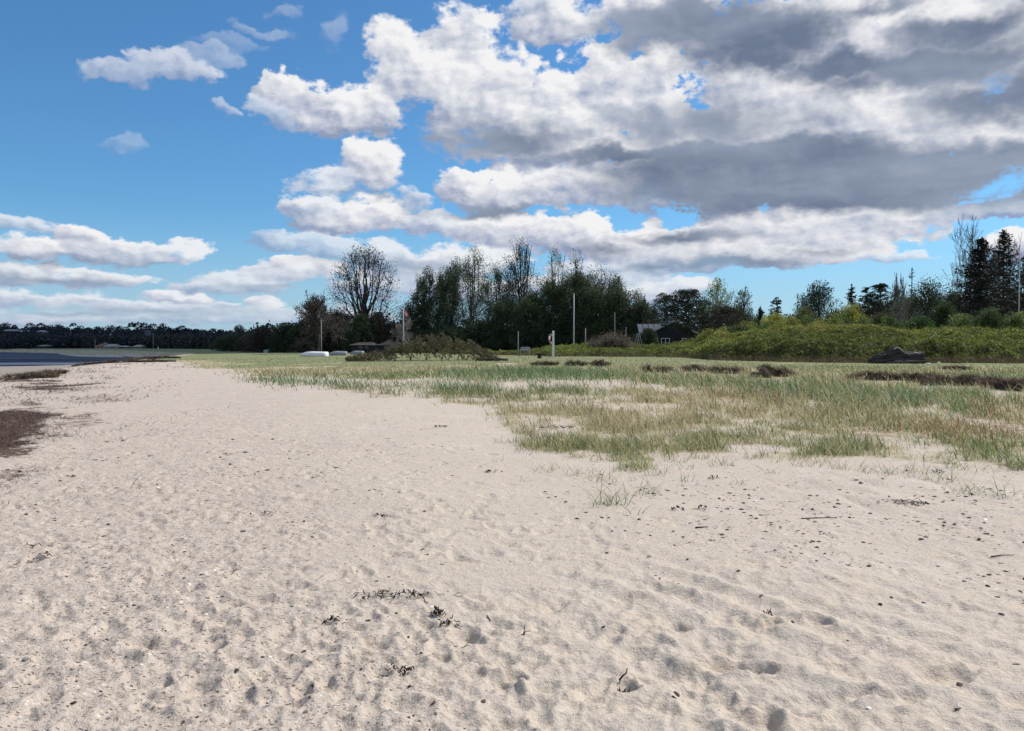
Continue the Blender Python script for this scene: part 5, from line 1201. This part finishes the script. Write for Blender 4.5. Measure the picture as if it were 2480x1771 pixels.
cottage(56, 808, 520, 20, 4, 4, 'small grey house on the hill right of the wide grey one', 'hull_grey', 'wall_dark', onhill=True)
cottage(95, 808, 525, 16, 4, 4, 'third house from the left up on the wooded hill', 'hull_grey', 'roof_tile', onhill=True)
cottage(351, 803, 470, 5, 2, 1, 'tiny grey house near the hill crest', 'roof_dark', 'roof_dark', onhill=True)
cottage(643, 836, 158, 10, 5, 2.5, 'small pale gable glimpsed among the dark trees left of the bare flagpole', 'hull', 'hull', depth=3)

# ------------------------------------------------------------------ driftwood trunk
def driftwood():
    D = 50.5; sc = D / FPX; p = at(2168, 882, D); z0 = hz(p.x, D) - .03; rg = np.random.default_rng(3)
    root = empty('driftwood_trunk', (p.x, D, z0)); tag(root, 'big dark weathered tree trunk with a knotted root hump stranded before the hedge', 'driftwood')
    def blob(path, rad, seed, mat, name, n=26, flat=.9, amp=.30):
        path = np.array(path, float); m_ = 60; tt = np.linspace(0, 1, len(path)); t = np.linspace(0, 1, m_)
        P = np.stack([np.interp(t, tt, path[:, k]) for k in range(3)], 1); R = np.interp(t, tt, rad); V = []; F = []
        for i in range(m_):
            for k in range(n):
                a = 2 * math.pi * k / n; f = 1 + amp * float(fbm(np.array([a * 1.4 + seed]), np.array([t[i] * 3 + seed * 3]), seed, 4)[0]) * 2.2 + .10 * math.sin(a * 7 + seed + t[i] * 3)
                f *= 1 + amp * .5 * math.sin(a * 3 + t[i] * 9); f += .16 * float(vnoise(np.array([a * 4 + seed]), np.array([t[i] * 26.0]), seed)[0])
                V.append((P[i, 0], P[i, 1] + math.cos(a) * R[i] * f * flat, P[i, 2] + math.sin(a) * R[i] * f))
        for i in range(m_ - 1):
            for k in range(n): F.append((i*n+k, i*n+(k+1) % n, (i+1)*n+(k+1) % n, (i+1)*n+k))
        F.append(tuple(range(n-1, -1, -1))); F.append(tuple((m_-1)*n+k for k in range(n)))
        mb = MB(); mb.add(V, F); return mb.build(name, M[mat], root, smooth=False)
    s = sc
    blob([(-66*s, 0, 6*s), (-50*s, 0, 11*s), (-20*s, 0, 14*s), (10*s, 0, 14*s), (40*s, 0, 13*s), (68*s, 0, 13*s)], [5*s, 10*s, 15*s, 16*s, 14*s, 13*s], 1, 'drift', 'log')
    blob([(-26*s, -.1, 14*s), (-14*s, -.1, 26*s), (-2*s, -.1, 33*s), (8*s, -.1, 30*s), (20*s, -.1, 22*s), (32*s, -.1, 14*s)], [7*s, 9*s, 8*s, 7*s, 6*s, 6*s], 2, 'drift', 'root_hump', 14)
    blob([(-8*s, -.25, 36*s), (-1*s, -.25, 40.5*s), (6*s, -.25, 38*s), (14*s, -.25, 30*s), (24*s, -.22, 23*s), (30*s, -.2, 22*s)], [1.5*s, 2.2*s, 2*s, 1.6*s, 1.4*s, .8*s], 3, 'driftpale', 'sunlit_ridge', 10)  # sunlit top of the trunk put into the pale colour
    blob([(38*s, -.1, 24*s), (45*s, -.1, 27*s), (52*s, -.1, 25*s), (69*s, -.1, 26*s)], [2*s, 3.2*s, 2*s, 1.8*s], 4, 'driftpale', 'broken_edge', 10)  # pale like the ridge: sunlight on the edge is in the colour
    blob([(-34*s, -.6, 3*s), (0, -.62, 5*s), (40*s, -.6, 5*s), (66*s, -.58, 7*s)], [2.5*s, 4*s, 3.5*s, 2*s], 6, 'drift', 'lower_root', 12)
driftwood()
for px, py, lab in ((2248, 884, 'white stone right beside the big driftwood trunk'), (2273, 881, 'white stone farther right of the driftwood trunk')):
    x, y = ground(px, py); mb = MB(); rg = np.random.default_rng(int(px)); V = []; F = []
    for i in range(6):
        for k in range(9): a = 2 * math.pi * k / 9; b = math.pi * i / 5; V.append((.11 * math.sin(b) * math.cos(a) * (1 + .15 * rg.normal()), .09 * math.sin(b) * math.sin(a), .06 * math.cos(b) + .05))
    for i in range(5):
        for k in range(9): F.append((i*9+k, (i+1)*9+k, (i+1)*9+(k+1) % 9, i*9+(k+1) % 9))
    mb.add(V, F); o = mb.build('white_stone', M['shell'], smooth=True); o.location = (x, y, hz(x, y)); tag(o, lab, 'stone')

# ------------------------------------------------------------------ seaweed, heaps, twigs
def strands(mb, x0, y0, n, L, spread, w, rng, hgt=.0, col=(1, 1, 1), squash=.5, rot=0.0, lift=.02):
    for i in range(n):
        u, v = rng.normal(0, spread), rng.normal(0, spread * squash); cx = x0 + u * math.cos(rot) - v * math.sin(rot); cy = y0 + u * math.sin(rot) + v * math.cos(rot)
        a = rng.uniform(0, 6.28); l = L * rng.uniform(.4, 1.4); P = []; n_ = 5; z = hgt * max(0, 1 - (u / spread / 1.8) ** 2) * rng.random()
        for k in range(n_):
            P.append([cx, cy, 0]); a += rng.normal(0, .7); cx += math.cos(a) * l / n_; cy += math.sin(a) * l / n_
        zz = top(np.array([q[0] for q in P]), np.array([q[1] for q in P]))
        for k, q in enumerate(P): q[2] = float(zz[k]) + z + lift * abs(rng.normal()) + w * .5
        mb.tube(P, [w * .4, w, w * 1.1, w, w * .3], 4, col=col, cap=False, flat=.45)
def weed(px, py, n, L, spread, w, label, name='seaweed_clump', cat='seaweed', mat='weed', group=None, seed=0, hgt=.02, squash=.5, rot=0, lift=.012):
    x, y = ground(px, py); n = max(9, int(n * .62)); w *= .85; rg = np.random.default_rng(seed + 4000); mb = MB(); strands(mb, x, y, n, L, spread, w, rg, hgt, squash=squash, rot=rot, lift=lift)
    o = mb.build(name, M[mat], loc=(x, y, float(top(x, y)[0]))); tag(o, label, cat, group)
weed(978, 1445, 60, .10, .10, .0042, 'largest stringy black seaweed wisp lying across the middle foreground sand', seed=1, squash=.35)
weed(895, 1452, 22, .09, .05, .0040, 'left end wisp of black seaweed touching the stringy wisp', seed=2)
weed(1056, 1490, 46, .045, .018, .0050, 'compact black seaweed lump just below the stringy wisp', seed=3, hgt=.03)
weed(1090, 1512, 14, .05, .03, .0045, 'loose seaweed scraps between lump and smallest scraps', seed=4); weed(1080, 1516, 10, .05, .025, .005, 'short black seaweed bar under the compact lump', seed=5)
weed(803, 1507, 12, .05, .022, .006, 'dark seaweed scrap left of the foreground lump', seed=6); weed(922, 1252, 22, .05, .03, .006, 'small dark seaweed knot in mid beach', seed=7)
weed(105, 1352, 14, .07, .04, .006, 'dark seaweed scrap at the left with an upright tip', seed=8); weed(1062, 1037, 22, .10, .10, .010, 'dark weed scrap left of the grass tip', seed=9)
weed(1345, 1035, 60, .16, .22, .009, 'blackish weed litter at the left tip of the grass', seed=10, squash=.6); weed(1185, 1145, 12, .10, .07, .007, 'thin dark weed on sand left of the front grass', seed=11)
weed(1725, 1165, 16, .05, .04, .008, 'dark seaweed knot below the thin upright blades', seed=12); weed(1640, 1240, 14, .04, .03, .008, 'black crumbly seaweed knot right of the wide lone tuft', seed=13)
weed(1700, 1238, 16, .05, .04, .007, 'dark seaweed knot between two others right of the lone tuft', seed=14); weed(2190, 1228, 46, .12, .10, .007, 'tangle of dark stems in a hollow at the right', seed=15)
weed(2275, 1150, 16, .05, .04, .009, 'dark weed knot near the right edge under loose grass', seed=16); weed(960, 1620, 16, .05, .012, .005, 'dark weed lying in a long footprint', seed=17)
weed(985, 1625, 14, .03, .018, .005, 'black and white weed crumb below the long footprint', seed=18); weed(1860, 1490, 10, .025, .012, .005, 'three black crumbs in line on smooth sand', seed=19, squash=1.8)
weed(1505, 1660, 9, .05, .015, .004, 'dark twig scrap lying in a small round hollow', seed=20); weed(640, 1250, 9, .10, .05, .004, 'dark stem piece in the coarse sand left of centre', seed=21)
weed(90, 1325, 10, .07, .03, .004, 'reddish dark weed scrap near the left edge', mat='weed_brown', seed=22)
def heap(px, py, wpx, hpx, label, seed, mat='weed_brown'):
    x, y = ground(px, py); rg = np.random.default_rng(seed + 7000); sc = y / FPX; W_, H_ = wpx * sc / 2, hpx * sc; mb = MB(); z0 = float(top(x, y)[0])
    V = []; F = []; n = 40; m_ = 12
    for i in range(n):
        for j in range(m_):
            u = -1 + 2 * i / (n - 1); v = -1 + 2 * j / (m_ - 1); e = max(0, 1 - u * u) ** .5 * max(0, 1 - v * v) ** .5
            wob = float(fbm(np.array([u * 2.5 + seed]), np.array([seed * 1.0]), 3, 3)[0]); cut = .35 + 1.3 * max(0, .4 + float(fbm(np.array([u * 4 + seed * 3]), np.array([.5]), 6, 3)[0])); xx = x + u * W_; yy = y + v * H_ * 1.7 * cut + wob * H_ * 5; e *= min(1.25, cut); V.append((xx, yy, float(top(xx, yy)[0]) - .03 + e * H_ * 1.5 * (.55 + .9 * float(fbm(np.array([u * 6]), np.array([v * 2 + seed]), seed, 3)[0]))))
    for i in range(n - 1):
        for j in range(m_ - 1): F.append((i*m_+j, (i+1)*m_+j, (i+1)*m_+j+1, i*m_+j+1))
    mb.add(V, F, (.06, .04, .03))
    k = int(600 + wpx * 7); u = rg.uniform(-1, 1, k); v = rg.uniform(-1, 1, k); wob = fbm(u * 2.5 + seed, np.full(k, seed * 1.0), 3, 3); cut = .35 + 1.3 * np.maximum(0, .4 + fbm(u * 4 + seed * 3, np.full(k, .5), 6, 3)); xx = x + u * W_ * 1.12; yy = y + v * H_ * 2.1 * cut + wob * H_ * 5
    e = np.sqrt(np.maximum(0, 1 - u * u)) * np.sqrt(np.maximum(0, 1 - v * v)) * np.minimum(1.25, cut)
    pal = np.array([(.055, .035, .028), (.10, .065, .045), (.17, .12, .08), (.035, .025, .022), (.34, .27, .17)]); 
    add_blades(mb, xx, yy, top(xx, yy) + e * H_ * .95, rg.uniform(.12, .36, k), np.full(k, max(.008, y * .00045)), pal[rg.integers(0, 5, k)], rg, lean=1.1, segs=3)
    o = mb.build('seaweed_heap', M['straw'], loc=(x, y, z0)); tag(o, label, 'seaweed heap')
heap(1868, 912, 110, 17, 'thick black heap of old seaweed in the grass left of the driftwood', 1); heap(1760, 905, 70, 10, 'flat brown seaweed streak joining the thick black heap from the left', 2)
heap(1682, 900, 56, 9, 'small dark seaweed mound between two flatter streaks', 3); heap(1592, 902, 70, 9, 'low dark seaweed hump among the tall green grass', 4)
heap(1454, 888, 44, 10, 'short dark seaweed hump behind the tall grass', 5); heap(1396, 887, 46, 9, 'reddish peaked seaweed mound left of the short dark hump', 6)
heap(1320, 886, 60, 5, 'thin flat seaweed streak in front of the white post', 7); heap(1190, 875, 70, 4, 'faint dark seaweed line right of the sprawling shrub', 8)
heap(2170, 922, 190, 14, 'long brown seaweed bank in front of the driftwood', 9); heap(2330, 932, 210, 15, 'long dark seaweed bank right of the one before the driftwood', 10); heap(2460, 943, 120, 18, 'dark seaweed bank cut by the right edge', 11)
heap(2320, 898, 60, 4, 'small dark seaweed streak right of the driftwood trunk', 12)
heap(75, 917, 105, 11, 'long dark brown seaweed bank on the wet sand at the left', 13); heap(120, 908, 60, 6, 'narrow seaweed ridge just behind the long dark bank at the left', 14)

heap(300, 878, 230, 4, 'thin black line of wet seaweed along the near edge of the bay', 15, 'weed'); heap(375, 869, 110, 4, 'black seaweed bank at the far tip of the bay', 16, 'weed')
def wrack_litter():
    rg = np.random.default_rng(91); mb = MB(); N = 60000
    d = np.exp(rg.uniform(math.log(9), math.log(75), N)); a = rg.uniform(-.66, -.18, N); X = d * np.sin(a); Y = d * np.cos(a); PX, PY = gmap(X, Y)
    cov = np.zeros(N)
    WX, WY = weed_warp(X, Y, PY)
    for cx, cy, rx, ry, aa in WEED[:12]: cov = np.maximum(cov, aa * np.clip(1.5 * (1 - np.sqrt(((PX + WX - cx) / rx) ** 2 + ((PY + WY - cy) / ry) ** 2)), 0, 1))
    cov = np.maximum(cov, .26 * sstep(560, 60, PX) * sstep(870, 900, PY) * sstep(1260, 1120, PY)); cl = fbm(X * .7, Y * .35, 93, 4)
    k = rg.random(N) < cov * sstep(-.25, .35, cl + .5 * (cov - .3)) * 1.1; X, Y, d, cov = X[k], Y[k], d[k], cov[k]; n = len(X); print('wrack', n)
    pal = np.array([(.035, .022, .018), (.07, .042, .03), (.11, .07, .05), (.05, .032, .026)])
    add_blades(mb, X, Y, top(X, Y) + .002, rg.uniform(.04, .13, n) * (0.8 + d / 25), np.maximum(.006, d * .0005), pal[rg.integers(0, 4, n)], rg, lean=1.7, segs=3, wind=(0, 0))
    tag(mb.build('seaweed_litter', M['straw']), 'dark dried seaweed litter strewn over the sand along the left edge', 'seaweed', kind='stuff')
wrack_litter()

def twig(px, py, pts, r, label, seed=0):
    x, y = ground(px, py); s = y / FPX; z0 = float(top(x, y)[0]); mb = MB()
    for P in pts: mb.tube([(q[0] * s, q[2] * s if len(q) > 2 else 0, -q[1] * s + r) for q in P], [r * k for k in np.linspace(1, .5, len(P))], 5)
    o = mb.build('twig', M['twigdark'], smooth=True); o.location = (x, y, z0); tag(o, label, 'twig')
twig(1268, 1535, [[(0, 0), (2, -9), (3, -22)], [(0, 0), (6, -6, 4), (16, -4, 10)], [(-5, 1), (0, 0), (4, 1)]], .0035, 'small forked dark twig standing upright in the sand')
twig(1505, 1640, [[(-6, 4, -4), (4, -6), (12, -12), (14, -24)]], .005, 'crooked dark twig sticking up right of centre foreground')
twig(1185, 1500, [[(-6, -8, 20), (4, 0, 0)], [(-3, -6, 12), (-7, -2, 20)]], .0035, 'short straight dark stick lying on the sand')
twig(2316, 1720, [[(-3, 8), (0, 0), (12, -3)], [(0, 0), (-5, -2)]], .0045, 'tiny reddish brown forked twig at the lower right')
twig(1130, 1560, [[(-12, 2, -10), (-2, 0, 4), (4, -4, 14)]], .0035, 'thin bent dark twig left of the upright forked twig')
twig(1700, 1284, [[(-16, 0, 0), (16, -1, 3)]], .008, 'short thick dark stick lying flat on pebbly sand')
twig(1990, 1262, [[(-50, 0, 0), (-10, -1, 4), (40, -1, 8)]], .006, 'long thin pale-dark stem lying across the pebbly sand')
twig(1590, 1560, [[(-10, 0, -8), (4, 0, 6)]], .003, 'fine dark stalk beside the crooked twig')
twig(2430, 1350, [[(-30, 0, 0), (0, -2, 8), (34, -1, 12)]], .006, 'thin dark stem at the right edge on pebbly sand')

# ------------------------------------------------------------------ pebbles and shells
def rock_mesh(name, mat, seed, flat=.6):
    rg = np.random.default_rng(seed); import bmesh
    bm = bmesh.new(); bmesh.ops.create_icosphere(bm, subdivisions=2, radius=1.0)
    for _ in range(5):
        n = Vector(rg.normal(size=3)); n.normalize(); c = rg.uniform(.45, .8)
        for v in bm.verts:
            dd = v.co.dot(n)
            if dd > c: v.co -= n * (dd - c)
    for v in bm.verts: v.co *= 1 + .05 * rg.normal(); v.co.z *= flat; v.co.x *= 1.25
    me = bpy.data.meshes.new(name); bm.to_mesh(me); bm.free(); me.materials.append(M[mat]); return me
def shell_mesh(name, seed):
    rg = np.random.default_rng(seed); V = []; F = []; n = 9; m_ = 5
    for i in range(m_):
        for k in range(n):
            a = -1.2 + 2.4 * k / (n - 1); r = i / (m_ - 1); rr = r * (1 + .05 * (k % 2)); V.append((rr * math.sin(a) * 1.0, rr * math.cos(a) - .4, .42 * (1 - r * r)))
    for i in range(m_ - 1):
        for k in range(n - 1): F.append((i*n+k, i*n+k+1, (i+1)*n+k+1, (i+1)*n+k))
    k0 = len(V); V2 = [(x * .93, y * .93, z - .10) for x, y, z in V]; F2 = [tuple(q + k0 for q in reversed(f)) for f in F]
    me = bpy.data.meshes.new(name); me.from_pydata(V + V2, [], F + F2); me.materials.append(M['shell']); me.update(); return me
def scatter():
    rg = np.random.default_rng(123)
    ms = [rock_mesh('pebble', ('stone', 'stone', 'stone2', 'stone', 'stone3', 'stone')[i], 10 + i, (.5, .7, .55, .8, .6, .65)[i]) for i in range(6)]; sh = [shell_mesh('shell_fragment', 3), rock_mesh('shell_fragment', 'shell', 44, .3)]
    def place(me, name, x, y, s, label, cat, group=None):
        o = bpy.data.objects.new(name, me); C.objects.link(o); o.location = (x, y, float(top(x, y)[0]) - s * .08); o.scale = (s, s, s); o.rotation_euler = (rg.normal() * .25, rg.normal() * .25, rg.uniform(0, 6.28)); tag(o, label, cat, group)
    # ones that can be told apart in the photo
    for px, py, s, k, lab in ((2323, 1656, .024, 2, 'largest round dark brown stone in the lower right sand'), (1637, 1675, .017, 0, 'dark angular stone left of the deep footprint'), (1633, 1688, .013, 3, 'smaller dark stone touching the dark angular stone'),
                              (1920, 1508, .017, 1, 'dark pyramid stone alone on smooth sand'), (1596, 1405, .018, 4, 'dark grey stone with a shade below it right of centre'), (1462, 1518, .014, 3, 'dark stone lying alone near the centre foreground'),
                              (1050, 1701, .017, 2, 'dark stone near the bottom left of centre'), (735, 1722, .018, 4, 'grey stone with a pale top near the bottom edge'), (2460, 1609, .016, 4, 'flat grey stone at the right edge'),
                              (1843, 1455, .012, 0, 'tiny black ring-like stone topmost of three in line'), (1572, 1352, .022, 4, 'grey stone on the upper pebbly sand'), (2425, 1495, .018, 1, 'dark stone right of the smooth sand near the right edge'),
                              (2130, 1468, .018, 1, 'dark pointed stone beside a pale shell'), (935, 1628, .012, 0, 'black stone below the long footprint'), (1170, 1700, .014, 2, 'brown stone at bottom centre'), (1790, 1390, .016, 3, 'dark flat stone above the smooth sand')):
        x, y = ground(px, py); place(ms[k], 'pebble', x, y, s, lab, 'stone')
    for px, py, s, lab in ((1045, 1470, .020, 'white triangular shell right above the black seaweed lump'), (1575, 1376, .022, 'broad white shell in the pebbly sand'), (2238, 1462, .022, 'white shell beside the dark pointed stone'), (342, 1606, .018, 'white shell standing up in coarse sand at the left'), (316, 1466, .016, 'white shell left of a dark dent'),
                           (655, 1587, .014, 'flat white shell chip near the left foreground'), (2105, 1717, .016, 'pale shell at the lower right'), (500, 1478, .015, 'white shell chip beside a footprint at the left'), (2385, 1267, .03, 'round white shell at the foot of the right grass')):
        x, y = ground(px, py); place(sh[0], 'shell', x, y, s, lab, 'shell')
    # repeats: candidates measured by how large they show
    N = 90000; d = np.exp(rg.uniform(math.log(3.2), math.log(26), N)); a = rg.uniform(-.62, .62, N); X = d * np.sin(a); Y = d * np.cos(a); PX, PY = gmap(X, Y)
    band = sstep(1050, 1500, PX) * sstep(1110, 1200, PY) * sstep(1470, 1300, PY - .10 * (PX - 1800)); left = sstep(1300, 700, PX) * sstep(1000, 1150, PY); far = sstep(900, 1000, PX) * sstep(940, 1010, PY) * sstep(1200, 1100, PY) * .35
    cl = sstep(-.2, .35, fbm(X * 1.3, Y * 1.3, 95, 3)); p = (band * .20 + left * .23 + far * .3 + .012) * (.35 + 1.1 * cl); keep = rg.random(N) < p
    X, Y, d, PX, band, left = [q[keep] for q in (X, Y, d, PX, band, left)]; n = len(X); sz = np.exp(rg.normal(math.log(.0048), .50, n)) * (1 + .6 * band); sz = np.clip(sz, .0025, .020) * np.where(left > .3, np.clip(d / 6, .8, 2.3), np.clip(d / 7, .75, 1.6))
    isshell = rg.random(n) < np.where(left > .4, .16, .08); Z = top(X, Y)
    def stuffmesh(idx, proto, name, label, cat, mats):
        mb = MB()
        for pi, me in enumerate(proto):
            ii = idx[pi::len(proto)]
            if len(ii) == 0: continue
            co = np.array([v.co[:] for v in me.vertices]); fs = [tuple(pp.vertices) for pp in me.polygons]; k = len(fs[0]); fa = np.array(fs)
            if len(co) > 60: co_, fa = LOW
            else: co_ = co
            r = rg.uniform(0, 6.28, len(ii)); c, s = np.cos(r)[:, None], np.sin(r)[:, None]; s_ = sz[ii][:, None]
            vx = (co_[None, :, 0] * c - co_[None, :, 1] * s) * s_ * rg.uniform(.7, 1.9, (len(ii), 1)) + X[ii][:, None]; vy = (co_[None, :, 0] * s + co_[None, :, 1] * c) * s_ * rg.uniform(.4, 1.1, (len(ii), 1)) + Y[ii][:, None]; vz = co_[None, :, 2] * s_ * rg.uniform(.2, .7, (len(ii), 1)) + Z[ii][:, None] - s_ * .05
            V = np.stack([vx, vy, vz], 2).reshape(-1, 3); Fq = (fa[None] + (np.arange(len(ii)) * len(co_))[:, None, None]).reshape(-1, fa.shape[1]); mb.addq(V, Fq, np.ones((len(V), 3)), pi % len(mats))
        tag(mb.build(name, mats, smooth=False), label, cat, kind='stuff')
    import bmesh
    bm = bmesh.new(); bmesh.ops.create_icosphere(bm, subdivisions=1, radius=1.0); LOW = (np.array([v.co[:] for v in bm.verts]) * (1.2, .9, .7) + rg.normal(size=(len(bm.verts), 3)) * .10, np.array([[v.index for v in f.verts] for f in bm.faces])); bm.free()
    show = sz / d
    pi_ = np.where(~isshell)[0]; pi_ = pi_[np.argsort(-show[pi_])]; si = np.where(isshell)[0]; si = si[np.argsort(-show[si])]
    for q in pi_[:280]: place(ms[int(rg.integers(0, 6))], 'pebble', float(X[q]), float(Y[q]), float(sz[q]), 'small dark pebble lying loose on the pale sand', 'stone', 'small pebbles scattered over the sand')
    for q in si[:200]: place(sh[1 if rg.random() < .6 else 0], 'shell_fragment', float(X[q]), float(Y[q]), float(sz[q]), 'small white shell chip lying on the sand', 'shell', 'small shell chips scattered over the sand')
    stuffmesh(pi_[280:], ms, 'gravel', 'fine dark pebbles strewn over the beach', 'gravel', [M['stone'], M['stone2'], M['stone'], M['stone3']]); stuffmesh(si[200:], [ms[0]], 'shell_grit', 'fine white shell grit strewn over the beach', 'shell grit', [M['shell']]); print('pebbles', n, len(pi_), len(si))
scatter()
